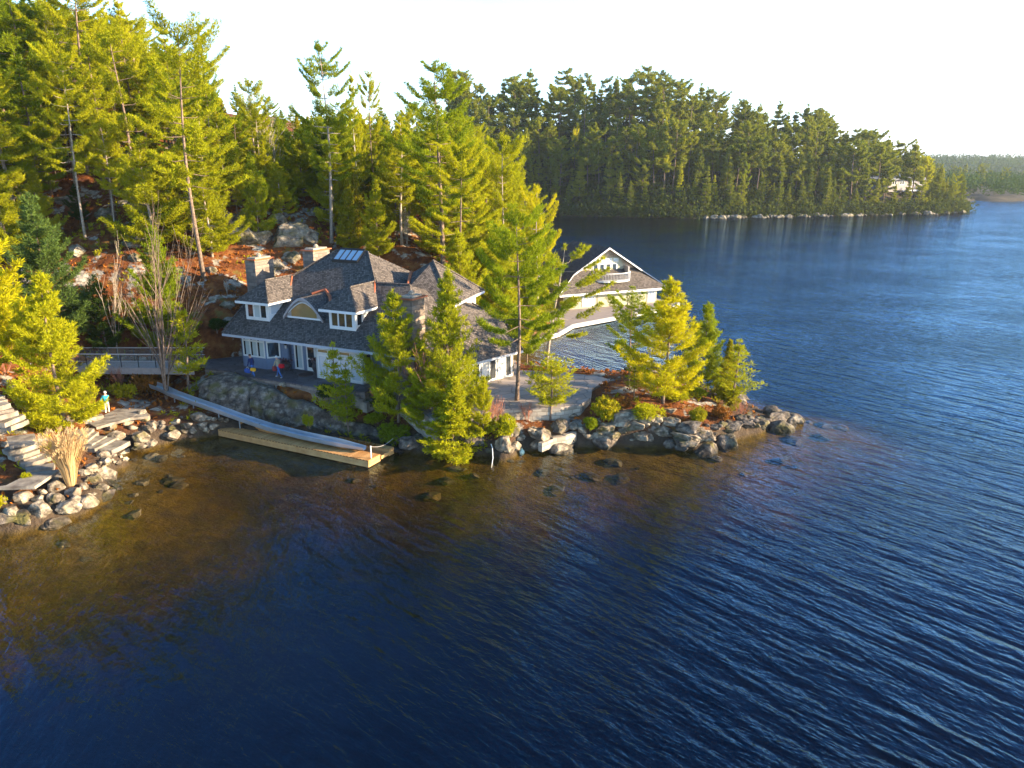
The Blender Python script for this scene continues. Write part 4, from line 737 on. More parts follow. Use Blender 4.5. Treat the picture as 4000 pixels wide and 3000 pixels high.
for s_ in (1.5, 5.5, 11, 16): window(a_ + dd * s_, a_ + dd * (s_ + 2.6), w0.z + .8, w0.z + 2.9, 2, fc, nn_, None, .25)
m = MB(); m.slab([(w0.x + 12, w0.y - 4.5, w0.z - 1.2), (w0.x + 24, w0.y - 1, w0.z - 1.2), (w0.x + 24, w0.y + 2, w0.z - 1.2), (w0.x + 12, w0.y - 1, w0.z - 1.2)], .5); m.build('deck', WHITE, fc)
fd = empty('far_boathouse', PZ(3935, 735, 0), 'tiny white boat shelter with dock on the distant point', 'boathouse')
p = PZ(3925, 742, 0); m = MB(); m.box((p.x, p.y), (p.x + 8, p.y), 6, 0.2, 4.5); m.build('wall', WHITE, fd); m = MB(); m.slab([(p.x - 1.5, p.y - 1.5, 5.0), (p.x + 14, p.y - 1.5, 6.5), (p.x + 14, p.y + 8, 6.5), (p.x - 1.5, p.y + 8, 5.0)], .5); m.build('roof', WHITE, fd)
m = MB(); m.slab([(p.x + 3, p.y - 2, 1.6), (p.x + 90, p.y + 8, 1.6), (p.x + 90, p.y + 13, 1.6), (p.x + 3, p.y + 3, 1.6)], 1.5); m.build('dock', GREYW, fd)
# ------------------------------------------------------------------ tree makers
def rhombi(P, D, ln, wd_, k, rng, spread=0.8):
    """k needle sprays per tuft as slim rhombi; returns V (n,3), F (m,4)"""
    P = np.repeat(np.asarray(P), k, 0); D = np.repeat(np.asarray(D), k, 0); n = len(P)
    d = D + rng.normal(0, spread, (n, 3)); d /= np.linalg.norm(d, axis=1)[:, None] + 1e-9
    sd_ = np.cross(d, rng.normal(0, 1, (n, 3))); sd_ /= np.linalg.norm(sd_, axis=1)[:, None] + 1e-9
    l = (ln * rng.uniform(.6, 1.3, n))[:, None]; w = (wd_ * rng.uniform(.6, 1.3, n))[:, None]; P = P + rng.normal(0, ln * .16, (n, 3))
    V = np.stack([P, P + d * l * .5 + sd_ * w * .5, P + d * l, P + d * l * .5 - sd_ * w * .5], 1).reshape(-1, 3)
    return V, np.arange(4 * n).reshape(-1, 4)
def pine_proto(seed, H, Rr, cb, whorl, shape='cone', gap=0.15, tuft=0.42, tw=0.13, k=5, lean=(0, 0), trunk=0.16, asym=0.0, up=0.25, dead=0, twig=1.0, sides=7, dens=1.0, droop=0.0, s0=.36):
    rnd = random.Random(seed); rng = np.random.default_rng(seed); tb = MB(); TP = []; TD = []
    ph = rnd.random() * 6; 
    def ax(t): return Vector((lean[0] * t ** 1.5 * H + .012 * H * math.sin(5 * t + ph), lean[1] * t ** 1.5 * H + .012 * H * math.cos(4 * t + ph), t * H))
    ts = [i / 12 for i in range(13)]; tb.tube([ax(t) - Vector((0, 0, .5 if t == 0 else 0)) for t in ts], [trunk * (1.25 if t == 0 else 1) * (1 - t) ** .8 + .015 for t in ts], sides)
    def prof(q):  # q 0 at crown base, 1 at top
        if shape == 'cone': return (1 - q) ** 1.05 * min(1, .6 + q * 4) + .04
        if shape == 'white': return (math.sin(math.pi * min(1, q * .78 + .18)) ** .8) * (1 if q < .9 else .7)
        if shape == 'flat': return .35 + .65 * math.sin(math.pi * (q * .55 + .3)) * (1 if q < .85 else .8)
        return (1 - q) ** .6
    nb = max(4, whorl); az = rnd.random() * 6
    for w in range(nb):
        q = (w + rnd.uniform(-.3, .3)) / nb; q = min(max(q, 0), .985); t = cb + (1 - cb) * q; base = ax(t); r0 = Rr * prof(q)
        m_ = rnd.choice((3, 4, 4, 5)) if shape != 'cone' else rnd.choice((4, 5, 5, 6))
        for j in range(m_):
            if rnd.random() < gap: continue
            a = az + j * 6.283 / m_ + rnd.uniform(-.35, .35); Ln = r0 * rnd.uniform(.5, 1.2) * (1 + asym * math.cos(a)); 
            if Ln < .15: Ln = .15
            rise = up * rnd.uniform(.4, 1.3) + q * .55; curl = rnd.uniform(.0, .25); dr = droop * (1 - q)
            d = Vector((math.cos(a), math.sin(a), 0)); sn = Vector((-d.y, d.x, 0)); bend = rnd.uniform(-.15, .15)
            def bp(s): return base + d * (Ln * s) + sn * (Ln * bend * s * s) + Vector((0, 0, Ln * ((rise - dr) * s + curl * s * s - .12 * math.sin(math.pi * s))))
            tb.tube([bp(s) for s in (0, .35, .7, 1)], [max(.012, trunk * .28 * (1 - t * .6)) * x for x in (1, .75, .5, .2)], 4, cap=False)
            s = s0 if Ln > 1.2 else .1; st = (.30 / max(Ln, .3)) / dens
            while s <= 1.02:
                c = bp(min(s, 1)); tl = twig * min(Ln * .42, 1.1) * (1.08 - s) ** .6 * rnd.uniform(.7, 1.2) + .08
                for sg in (-1, 1):
                    e = (d * .65 + sn * sg * .8 + Vector((0, 0, .18 + q * .3))).normalized(); n_ = max(1, int(tl / .24))
                    for x in range(n_ + 1):
                        f = (x + .4) / (n_ + .4); TP.append(c + e * tl * f); TD.append(e * .8 + Vector((0, 0, .75)))
                TP.append(c); TD.append(d * .5 + Vector((0, 0, .9))); s += st
        az += 2.4
    for i in range(dead):
        t = rnd.uniform(cb * .35, cb); a = rnd.random() * 6.28; b = ax(t); l = rnd.uniform(.5, 1.6); tb.tube([b, b + Vector((math.cos(a) * l, math.sin(a) * l, rnd.uniform(-.1, .25) * l))], [.03, .008], 3, cap=False)
    for i in range(5): TP.append(ax(.97 + i * .007)); TD.append(Vector((0, 0, 1)))
    V, F = rhombi(np.array([tuple(p) for p in TP]), np.array([tuple(p) for p in TD]), tuft, tw, k, rng)
    cm_ = mesh_np('crown', V, F, LEAF['sun']); tm = mesh_np('trunk', np.array(tb.v), tb.f, BARK, smooth=True)
    return dict(crown=cm_, trunk=tm, H=H, n=len(F))
def bare_proto(seed, H, spread=.35, stems=1, levels=4, r0=.12, mt=None, fan=.5, buds=None):
    rnd = random.Random(seed); tb = MB(); tips = []
    def grow(p, d, l, r, lv):
        pts = [p]; q = p; dd_ = d.copy()
        for i in range(3):
            dd_ = (dd_ + Vector((rnd.uniform(-.12, .12), rnd.uniform(-.12, .12), .06))).normalized(); q = q + dd_ * l / 3; pts.append(q)
        tb.tube(pts, [r, r * .85, r * .7, r * .5], 5 if lv > 2 else 3, cap=False)
        if lv <= 0: tips.append(q); return
        for i in range(rnd.choice((2, 3, 3)) + (1 if lv == levels else 0)):
            k_ = rnd.uniform(.35, 1); c = pts[min(3, int(k_ * 3))]; nd = (dd_ + Vector((rnd.uniform(-1, 1), rnd.uniform(-1, 1), rnd.uniform(-.1, .5))) * fan).normalized(); grow(c, nd, l * rnd.uniform(.5, .75), max(.012, r * .5), lv - 1)
        grow(q, dd_, l * .65, max(.012, r * .5), lv - 1)
    for s in range(stems):
        a = rnd.random() * 6.28; tl = spread * (rnd.random() if stems > 1 else .15); grow(Vector((0, 0, -.3)), Vector((math.cos(a) * tl, math.sin(a) * tl, 1)).normalized(), H * .38, r0 * rnd.uniform(.7, 1), levels)
    me = mesh_np('trunk', np.array(tb.v), tb.f, mt or BARKP, smooth=True); zmax = max(v[2] for v in tb.v); out = dict(trunk=me, H=zmax, n=0)
    if buds:
        rng = np.random.default_rng(seed); T = np.array([tuple(t) for t in tips]); V, F = rhombi(T, np.tile([0, 0, .3], (len(T), 1)), .16, .10, 3, rng, 1.0); out['crown'] = mesh_np('crown', V, F, LEAF[buds])
    return out
def blob_proto(seed, Rr, H, n_, leaf, tuft=.18, tw=.06, k=9, base=.1):
    """bushy shrub: leaf sprays through an uneven volume on several stems"""
    rnd = random.Random(seed); rng = np.random.default_rng(seed); P = []; D = []; tb = MB(); lobes = [(rnd.uniform(-.5, .5) * Rr, rnd.uniform(-.5, .5) * Rr, rnd.uniform(.35, .8) * H, rnd.uniform(.35, .6)) for _ in range(7)]
    for x, y, z, s in lobes: tb.tube([(0, 0, -.2), (x * .5, y * .5, z * .5), (x, y, z)], [.05, .03, .012], 4, cap=False)
    for i in range(n_):
        x, y, z, s = rnd.choice(lobes); v = Vector((rnd.gauss(0, 1), rnd.gauss(0, 1), rnd.gauss(0, 1))).normalized() * rnd.uniform(.55, 1.05); P.append((x + v.x * s * Rr, y + v.y * s * Rr, max(base, z + v.z * s * H * .6))); D.append((v.x, v.y, v.z + .6))
    V, F = rhombi(np.array(P), np.array(D), tuft, tw, k, rng); return dict(crown=mesh_np('crown', V, F, LEAF[leaf]), trunk=mesh_np('trunk', np.array(tb.v), tb.f, TWIG), H=H, n=len(F))
def plant(pr, loc, h, leaf='sun', bark=None, rot=0.0, wid=1.0, label=None, cat='pine tree', name='pine_tree', group=None, tilt=(0, 0)):
    s = h / pr['H']; e = empty(name, loc, label, cat, group); e.rotation_euler = (tilt[0], tilt[1], rot); e.scale = (s * wid, s * wid, s)
    for nm in ('trunk', 'crown'):
        if nm not in pr: continue
        o = bpy.data.objects.new(nm, pr[nm]); COL.objects.link(o); o.parent = e; mt = (bark or (BARK if 'crown' in pr else None)) if nm == 'trunk' else LEAF[leaf] if leaf else None
        if mt: o.material_slots[0].link = 'OBJECT'; o.material_slots[0].material = mt
    return e
PR = {}
PR['young'] = pine_proto(1, 11, 3.9, .06, 17, 'cone', .08, up=.32, k=16, tw=.055, trunk=.13, tuft=.32, s0=.3)
PR['young2'] = pine_proto(2, 10, 3.5, .10, 14, 'cone', .12, up=.42, k=16, tw=.055, trunk=.11, tuft=.32, s0=.34)
PR['young3'] = pine_proto(15, 11, 3.9, .12, 14, 'cone', .10, up=.25, k=16, tw=.055, trunk=.13, tuft=.32, s0=.38, asym=.2)
PR['sapling'] = pine_proto(3, 5, 1.1, .22, 9, 'cone', .2, up=.6, k=8, tuft=.22, tw=.04, trunk=.045)
PR['mid'] = pine_proto(4, 16, 3.8, .34, 13, 'white', .15, up=.2, k=13, tuft=.33, tw=.062, trunk=.17, dead=10, s0=.42)
PR['mid2'] = pine_proto(5, 18, 3.8, .34, 15, 'cone', .15, up=.2, k=13, tuft=.33, tw=.062, trunk=.18, dead=10, s0=.4)
PR['tall'] = pine_proto(6, 22, 4.8, .34, 15, 'white', .14, up=.10, k=13, tuft=.35, tw=.065, trunk=.26, dead=12, s0=.42)
PR['tall2'] = pine_proto(7, 22, 5.0, .38, 13, 'flat', .22, up=.06, k=13, tuft=.35, tw=.065, trunk=.20, dead=14, asym=.3, s0=.45)
PR['tall3'] = pine_proto(8, 20, 3.9, .25, 17, 'cone', .14, up=.16, k=12, tuft=.35, tw=.065, trunk=.2, dead=6, s0=.4)
PR['tall4'] = pine_proto(16, 21, 4.4, .30, 14, 'white', .22, up=.12, k=13, tuft=.35, tw=.065, trunk=.24, dead=12, s0=.45, asym=-.25)
PR['layer'] = pine_proto(9, 14, 4.3, .36, 11, 'flat', .12, up=.03, k=16, tuft=.34, tw=.055, trunk=.18, twig=1.1, dead=4, s0=.4)
PR['open'] = pine_proto(10, 13, 3.9, .34, 9, 'flat', .22, up=.02, k=18, tuft=.34, tw=.06, trunk=.17, dead=6, dens=.75, s0=.55, asym=.5)
PR['sparse'] = pine_proto(11, 12, 3.4, .40, 9, 'flat', .22, up=.15, k=18, tuft=.34, tw=.06, trunk=.14, dens=.7, asym=.3, lean=(.06, 0), dead=8, s0=.5)
PR['cedar'] = pine_proto(12, 7, 2.0, .03, 24, 'cone', .03, up=-.1, k=9, tuft=.24, tw=.085, trunk=.1, droop=.2, dens=1.3)
PR['larch'] = pine_proto(13, 9, 2.9, .05, 22, 'cone', .05, up=.5, k=13, tuft=.28, tw=.05, trunk=.10, dens=.9)
PR['round'] = pine_proto(14, 4.2, 1.25, .30, 11, 'white', .05, up=.35, k=9, tuft=.20, tw=.04, trunk=.06, dens=1.3)
PR['bare1'] = bare_proto(21, 16, .16, 3, 3, .10, BARK, .40)
PR['bare2'] = bare_proto(22, 9, .3, 2, 4, .07, BIRCH, .5)
PR['bare3'] = bare_proto(23, 5, .6, 6, 3, .04, TWIG, .5)
PR['birch'] = bare_proto(24, 9, .05, 1, 3, .055, BARKP, .26)
PR['dead'] = pine_proto(25, 14, 1.6, .3, 16, 'cone', .2, up=.2, k=1, tuft=.3, tw=.04, trunk=.12, dens=.7)
PR['bush'] = blob_proto(31, 1.2, 1.2, 420, 'green'); PR['bush2'] = blob_proto(32, 1.0, .8, 300, 'cedar'); PR['bush3'] = blob_proto(33, 1.6, 1.8, 600, 'dark', .24, .08)
rnd = random.Random(77)
def tree(kind, base, top_y, leaf, label, cat='pine tree', name='pine_tree', wid=1.0, rot=None, group=None, bark=None, tilt=(0, 0), dist=None, z=None):
    """base = photo pixel where the trunk meets the ground (or column + distance); top_y = photo row of the tip"""
    if dist is not None:
        x = ray(base[0], 0)[0]; px = base[0]; zz = 10
        for _ in range(4):
            d = dist * cp + (CAMZ - zz) * sp_; xx = (px - 2000) / FPX * d; zz = max(0.1, tz(xx, dist))
        loc = Vector((xx, dist, zz))
    elif z is not None: loc = PZ(base[0], base[1], z)
    else: loc = hit(*base)
    t_ = PD(base[0], top_y, loc.y); h = max(1.0, t_.z - loc.z)
    return plant(PR[kind], loc, h, leaf, bark, rnd.uniform(0, 6.28) if rot is None else rot, wid, label, cat, name, group, tilt)
# trees near the house and on the shore
tree('young', (258, 1690), 1070, 'sun', 'large bright yellow-green pine above the stone steps by the cove', wid=1.0)
tree('young2', (-60, 1600), 700, 'gold', 'golden pine at the left picture edge above the steps', wid=1.15, dist=52)
tree('young', (215, 1380), 760, 'blue', 'bluish green pine standing behind the bright pine by the steps', dist=63)
tree('young2', (60, 1400), 1050, 'green', 'darker green pine low behind the golden edge pine', dist=58)
tree('bare1', (650, 1561), 745, None, 'leafless many-stemmed tree in front of the footbridge', 'bare tree', 'bare_tree')
tree('sapling', (742, 1525), 1190, 'sun', 'slim sparse young pine right of the leafless tree', wid=1.3, dist=60)
tree('young', (650, 1330), 890, 'green', 'bright green pine behind the leafless tree', dist=65.5, wid=.85)
tree('young2', (420, 1330), 1100, 'dark', 'dark green low pine behind the footbridge rails', dist=65, wid=1.0)
tree('bush3', (860, 1350), 1250, 'dark', 'dark evergreen shrub between footbridge end and house', 'shrub', 'shrub', dist=66)
tree('birch', (434, 1350), 940, None, 'thin pale birch trunk left of its twin by the bridge', 'birch tree', 'birch_tree', dist=66)
tree('birch', (462, 1365), 895, None, 'forked white birch trunk rising behind the bridge', 'birch tree', 'birch_tree', dist=65)
tree('bare2', (888, 1280), 1080, None, 'thin leafless sapling beside the left roof corner', 'bare tree', 'bare_tree', dist=70)
tree('young2', (1560, 1655), 1140, 'sun', 'green pine before the sunroom with pale forked top', wid=.95)
tree('larch', (1760, 1655), 1051, 'sun', 'dense feathery bright pine covering the right chimney side', wid=.8, dist=54)
tree('young2', (1690, 1700), 1430, 'sun', 'low spreading green pine under the front chimney', wid=1.3, dist=52.5)
tree('cedar', (1775, 1745), 1480, 'sun', 'yellow-green cedar leaning over the shore rocks', 'cedar tree', 'cedar_tree', wid=1.45, dist=51)
tree('young', (1890, 1720), 1470, 'sun', 'small bright pine right of the shore cedar', dist=51.8, wid=.7)
tree('bare3', (1690, 1560), 1300, None, 'leafless reddish shrub below the front chimney', 'bare shrub', 'bare_shrub', dist=54.5)
tree('bare2', (1795, 1600), 1380, None, 'white-stemmed leafless birch beside the pale wing wall', 'birch tree', 'birch_tree', dist=54)
tree('sapling', (1860, 1600), 1440, 'green', 'small green pine before the wing glass doors', dist=55.5, wid=2.0)
tree('sapling', (1323, 1545), 1345, 'sun', 'thin sparse sapling before the white sunroom, taller one', wid=1.1, dist=55)
tree('sapling', (1363, 1560), 1425, 'green', 'bushy-topped sapling before the sunroom, shorter one', wid=1.2, dist=54.5)
tree('layer', (2022, 1565), 862, 'green', 'tall layered pine growing out of the terrace paving', z=2.6, wid=.86)
tree('round', (2151, 1649), 1413, 'sun', 'small round-crowned pine at the terrace wall', wid=1.35)
tree('open', (2135, 1448), 955, 'sun', 'leaning open pine with twisted limbs before the boathouse', z=2.0, wid=1.0, tilt=(0, .12), rot=.0, bark=BARKP)
tree('sparse', (2451, 1512), 1165, 'green', 'dark-stemmed leaning pine left of the golden pine', wid=1.1, tilt=(0, .06))
tree('young2', (2594, 1583), 1090, 'gold', 'golden yellow pine on the rocky point, largest there', wid=1.12)
tree('young2', (2740, 1535), 1184, 'green', 'green pine behind the golden pine on the point', wid=.95)
tree('sapling', (2865, 1597), 1330, 'sun', 'slender bright pine nearest the tip of the point', wid=1.7)
tree('cedar', (2872, 1603), 1450, 'cedar', 'small cedar leaning out over the tip of the point', 'cedar tree', 'cedar_tree', tilt=(0, .62), wid=1.0)
tree('sapling', (2477, 1556), 1390, 'sun', 'little sapling left of the golden pine', wid=1.3)
tree('cedar', (2835, 1560), 1330, 'cedar', 'olive cedar between green pine and slender bright pine', 'cedar tree', 'cedar_tree', wid=.8)
for (bx_, by__, w, ty, leaf, lab) in [(2368, 1640, 1.9, 1545, 'cedar', 'spreading juniper right of the terrace wall'), (2544, 1640, 2.0, 1560, 'sun', 'low yellow-green juniper under the golden pine'), (2650, 1575, 1.8, 1520, 'sun', 'low bright juniper behind the golden pine stem'),
                                     (2729, 1655, 1.2, 1585, 'cedar', 'small olive bush above the dark ledges of the point'), (2735, 1555, 1.4, 1505, 'green', 'low green bush at the foot of the green pine'), (2310, 1700, 1.0, 1610, 'green', 'green bush above the pale boulders near the terrace'),
                                     (1490, 1610, 2.2, 1500, 'dark', 'dark low evergreen below the patio steps'), (1290, 1560, 1.5, 1480, 'dark', 'dark low evergreen at the patio wall'), (1560, 1745, 2.0, 1640, 'green', 'low green pine branches over the shore by the dock end'),
                                     (1960, 1720, 1.6, 1610, 'sun', 'bright bush above the shore under the terrace wall'), (590, 1540, 2.6, 1450, 'rust', 'rust-orange shrub under the footbridge'), (480, 1560, 1.8, 1490, 'cedar', 'mossy olive shrub beside the rusty shrub'),
                                     (1210, 1680, .7, 1610, 'sun', 'small yellow-green fern clump on the dark rock face'), (880, 1340, 1.6, 1270, 'dark', 'dark bush beside the left house wall'), (0, 1990, .9, 1930, 'gold', 'small golden bush between the left edge boulders'), (120, 1900, .5, 1870, 'sun', 'tiny yellow plant behind the cove boulders'),
                                     (2420, 1600, 1.4, 1545, 'rust', 'rusty dry shrub on the needle-covered point'), (2820, 1640, 1.3, 1580, 'rust', 'dry reddish bush near the point tip'), (1480, 1700, 1.3, 1650, 'green', 'small green shrub on the rock face near the dock')]:
    e = tree('bush' if leaf not in ('cedar', 'rust') else 'bush2', (bx_, by__), ty, leaf, lab, 'shrub', 'shrub'); hh = e.scale.z * .72; e.scale = (w * .62, w * .62, hh)
for bx_, by__, ty, lab in [(1940, 1680, 1540, 'leafless twiggy shrub under the terrace wall'), (2060, 1650, 1560, 'thin pair of bare stems before the terrace wall'), (2890, 1640, 1560, 'bare pinkish shrub near the tip of the point'), (2640, 1560, 1470, 'bare twiggy shrub behind the golden pine'), (25, 1460, 1330, 'pale leafless shrub at the left picture edge'), (470, 1520, 1420, 'bare brown shrub beneath the footbridge')]:
    tree('bare3', (bx_, by__), ty, None, lab, 'bare shrub', 'bare_shrub')
# pines on the hill behind, from the photograph: kind, base column/row (or column + distance), tip row
hill = [
 ('tall2', (338, 925), 215, 'sun', .82, None, 'pale-trunked open pine rising from the rocks on the left hill', BARKP),
 ('mid', (453, 912), 460, 'sun', .7, None, 'slim pine right of the pale-trunked open pine', BARKP),
 ('tall2', (791, 1085), 100, 'sun', 1.0, None, 'massive leaning pine with low side branches above the bridge', BARK),
 ('tall3', (838, 0), 70, 'green', .62, 98, 'dark green spire pine left of the first skyline gap', None),
 ('tall', (400, 0), -110, 'sun', 1.0, 86, 'broad pine reaching past the top edge at upper left', None),
 ('tall3', (545, 0), -70, 'sun', .7, 92, 'narrow pine reaching past the top edge beside the broad one', None),
 ('tall2', (60, 0), -160, 'green', 1.1, 84, 'broad dark-limbed pine in the top left corner', None),
 ('tall', (157, 735), -60, 'green', .9, None, 'thick grey-trunked pine on the upper left slope', None),
 ('dead', (500, 800), 250, 'rust', .9, 84, 'rusty dead-needled pine on the left hill', None),
 ('mid2', (700, 0), 110, 'sun', .95, 88, 'bright pine behind the massive leaning pine', None),
 ('tall', (1301, 953), 176, 'green', .8, None, 'tall pine above the skylight with a pointed top', BARKP),
 ('mid2', (1275, 900), 420, 'dark', .7, 88, 'shaded pine trunk close behind the pointed-top pine', None),
 ('tall3', (1404, 0), 272, 'sun', .55, 87, 'narrow pine with white sunlit trunk right of the pointed-top pine', BIRCH),
 ('tall', (1465, 0), 285, 'sun', .55, 92, 'slim pine leaning beside the white-trunked narrow pine', None),
 ('tall', (1724, 1066), 252, 'green', 1.0, 79, 'huge broad pine rising behind the right house tower', None),
 ('mid', (1966, 1000), 532, 'sun', .72, 88, 'open flat-topped pine against the far shaded wood', BARKP),
 ('open', (2096, 1050), 735, 'gold', .6, 88, 'small golden tuft-topped pine above the boathouse roof', BARKP),
 ('mid', (1008, 800), 315, 'sun', .8, 92, 'thin-crowned pine left of centre on the ridge', BARKP),
 ('young2', (1010, 955), 600, 'green', .8, 80, 'full green young pine above the left chimney', None),
 ('cedar', (1370, 960), 700, 'cedar', .75, 82, 'olive cedar on the slope behind the skylight', None),
 ('young', (1550, 0), 560, 'sun', .75, 86, 'bright full pine left of the huge broad pine', None),
 ('young', (1480, 0), 700, 'sun', .8, 81, 'bright low pine just behind the main roof ridge', None),
 ('mid2', (1850, 0), 640, 'sun', .8, 84, 'bright pine right of the huge broad pine', None),
 ('young', (1940, 0), 830, 'sun', .9, 80, 'yellow-green pine above the tower eave', None),
 ('young', (2010, 0), 880, 'sun', .6, 82, 'feathery bright pine left of the boathouse roof', None),
 ('mid', (1640, 0), 520, 'green', .75, 95, 'mid green pine behind the huge broad pine', None),
 ('young2', (1160, 0), 760, 'green', .8, 88, 'small green pine between the two rear chimneys', None),
 ('young', (900, 0), 560, 'sun', .8, 95, 'bright pine in the hollow right of the leaning pine', None),
 ('young2', (560, 0), 560, 'sun', .8, 88, 'bright small pine in front of the rusty dead pine', None),
 ('young', (40, 0), 640, 'sun', 1.0, 72, 'bright spreading pine on the left edge slope', None),
 ('young2', (1800, 1130), 900, 'sun', .9, 73, 'leafy bright pine close behind the tower roof', None),
 ('young2', (2060, 0), 1030, 'green', .6, 77, 'green pine between the tower and the boathouse', None),
 ('young', (1960, 1130), 960, 'sun', .8, 75, 'bright pine right of the tower roof corner', None),
 ('bare2', (1590, 1000), 800, None, 1.0, 84, 'bare grey tree among bright pines behind the roof', None),
 ('bare2', (1060, 800), 420, None, 1.2, 95, 'bare brownish tree on the ridge left of centre', None),
 ('bare1', (570, 960), 600, None, .5, 76, 'clump of bare pale stems on the left slope', None),
]
for kd, b, ty, leaf, wd__, ds, lab, bk in hill:
    c_ = 'cedar tree' if kd == 'cedar' else 'bare tree' if kd.startswith('bare') else 'pine tree'
    tree(kd, b, ty, leaf, lab, c_, c_.replace(' ', '_'), wd__, dist=ds, bark=bk)
for px_, ty_, kd_ in ((930, 330, 'mid2'), (985, 400, 'tall3'), (1060, 380, 'mid'), (1105, 430, 'young'), (1150, 400, 'mid2'), (1185, 450, 'young3'), (1330, 400, 'mid'), (1500, 410, 'tall3'), (1580, 430, 'mid2'), (1630, 400, 'mid')):
    tree(kd_, (px_, 0), ty_, 'green', 'green pine standing on the skyline ridge of the near hill', wid=1.1, dist=rnd.uniform(118, 138), group='skyline pines of the near hill')
# the rest of the wood on the near hill
placed = [(o.location.x, o.location.y) for o in S.objects if o.type == 'EMPTY' and o.name.startswith(('pine', 'cedar'))]
skyx = [-600, 0, 250, 600, 750, 850, 960, 1080, 1180, 1300, 1500, 1800, 1950, 2050, 2150, 2250]; skyy = [-300, -150, -60, 30, 160, 300, 370, 420, 450, 440, 420, 420, 560, 700, 860, 950]
LABS = {'sun': ('bright yellow-green pine in the sunlit wood on the near hill', 'bright pines of the near hill wood'), 'green': ('mid green pine within the wood on the near hill', 'green pines of the near hill wood'), 'dark': ('dark small hemlock under the taller pines of the near hill', 'dark understorey evergreens of the near hill'), 'cedar': ('olive brown cedar in the wood on the near hill', 'cedars of the near hill wood')}
cnt = 0; tries = 0
while cnt < 330 and tries < 26000:
    tries += 1; px = rnd.uniform(-250, 2130); ds = rnd.choice((rnd.uniform(74, 100), rnd.uniform(90, 150))); x = (px - 2000) / FPX * (ds * cp + 3)
    if poly_sd(np.array([x]), np.array([ds]), SH)[0] < 3.5: continue
    if px > 850 and ds < (83 if px < 1750 else 76): continue
    if px < 850 and px > 100 and ds < 86 and rnd.random() < .8: continue
    if min(math.hypot(x - a, ds - b) for a, b in placed) < (2.3 if ds < 104 else 3.2): continue
    z = tz(x, ds); sky_y = np.interp(px, skyx, skyy) + rnd.uniform(0, 120); ztop = PD(px, sky_y, ds).z; u_ = rnd.random()
    if u_ < .30: kd, leaf, hm = rnd.choice(('young', 'young2', 'young3')), 'sun' if rnd.random() < .8 else 'green', rnd.uniform(6, 12)
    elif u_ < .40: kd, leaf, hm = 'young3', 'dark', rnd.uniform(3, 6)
    elif u_ < .52: kd, leaf, hm = 'cedar', 'cedar', rnd.uniform(4, 8)
    else: kd, leaf, hm = rnd.choice(('mid', 'mid2', 'tall', 'tall3', 'tall2', 'tall4')), rnd.choice(('sun', 'sun', 'green')), rnd.uniform(13, 21)
    h = min(hm, ztop - z)
    if h < 3: continue
    if h < 8 and kd.startswith(('mid', 'tall')): kd = 'young'
    nm = 'cedar_tree' if leaf == 'cedar' else 'hemlock_tree' if leaf == 'dark' else 'conifer_tree' if kd in ('mid2', 'tall3', 'young2') else 'pine_tree'  # cone-shaped trees here are pines too, under a separate name
    lab, grp = LABS[leaf]
    if nm == 'conifer_tree': lab, grp = lab.replace('pine within', 'cone-shaped conifer within').replace('pine in', 'cone-shaped spruce in'), grp.replace('pines', 'conifers')
    plant(PR[kd], Vector((x, ds, z)), h, leaf, BARKP if rnd.random() < .35 else None, rnd.random() * 6.28, rnd.uniform(.85, 1.2), lab, nm.replace('_', ' '), nm, grp); placed.append((x, ds)); cnt += 1
# ------------------------------------------------------------------ the wood on the far shore
FP = [pine_proto(41 + i, 22, r_, c_, w_, sh, g_, tuft=.75, tw=.24, k=8, trunk=.22, dens=.5, sides=5, dead=3, up=.12, s0=.35, asym=as_) for i, (r_, c_, w_, sh, g_, as_) in enumerate([(4.8, .35, 10, 'white', .22, .3), (4.2, .3, 11, 'cone', .18, 0), (5.2, .5, 7, 'flat', .3, .3), (4.0, .15, 13, 'cone', .15, 0), (4.6, .42, 8, 'white', .3, -.3), (3.4, .05, 13, 'cone', .1, 0), (4.4, .55, 6, 'flat', .25, .2), (4.4, .4, 9, 'cone', .3, .4)])]
fs = np.array(FS); fplaced = []
def fadd(x, y, h, leaf, kd, lab, grp, wid=1.0, nm='pine_tree', bark=None):
    z = float(far_h(np.array([x]), np.array([y]))[0]); plant(FP[kd], Vector((x, y, z)), h, leaf, bark, rnd.random() * 6.28, wid, lab, nm.replace('_', ' '), nm, grp); fplaced.append((x, y))
def fcol(px, dist): return (px - 2000) / FPX * (dist * cp + 3)
fadd(fcol(2590, 305), 305, 27, 'sun', 1, 'tallest sunlit spire pine low on the shaded far shore', None, .75)
fadd(fcol(2240, 322), 322, 20, 'gold', 4, 'golden lit crooked pine amid the shaded far wood', None, .5)
fadd(fcol(2655, 301), 301, 14, 'sun', 5, 'ragged bright cedar right of the tall far spire pine', None, .8, 'cedar_tree')
fadd(fcol(2790, 300), 300, 11, 'sun', 5, 'round bright cedar at the far waterline', None, 1.2, 'cedar_tree')
fadd(fcol(2910, 303), 303, 15, 'green', 2, 'flat-topped lit pine above the far shore rocks', None, .7)
fadd(fcol(3610, 330), 330, 20, 'sun', 0, 'bright spreading pine near the end of the far point', None, .9)
fadd(fcol(3735, 331), 331, 13, 'sun', 2, 'leaning pine on the last rocks of the far point', None, .8)
n_ = 0; tries = 0
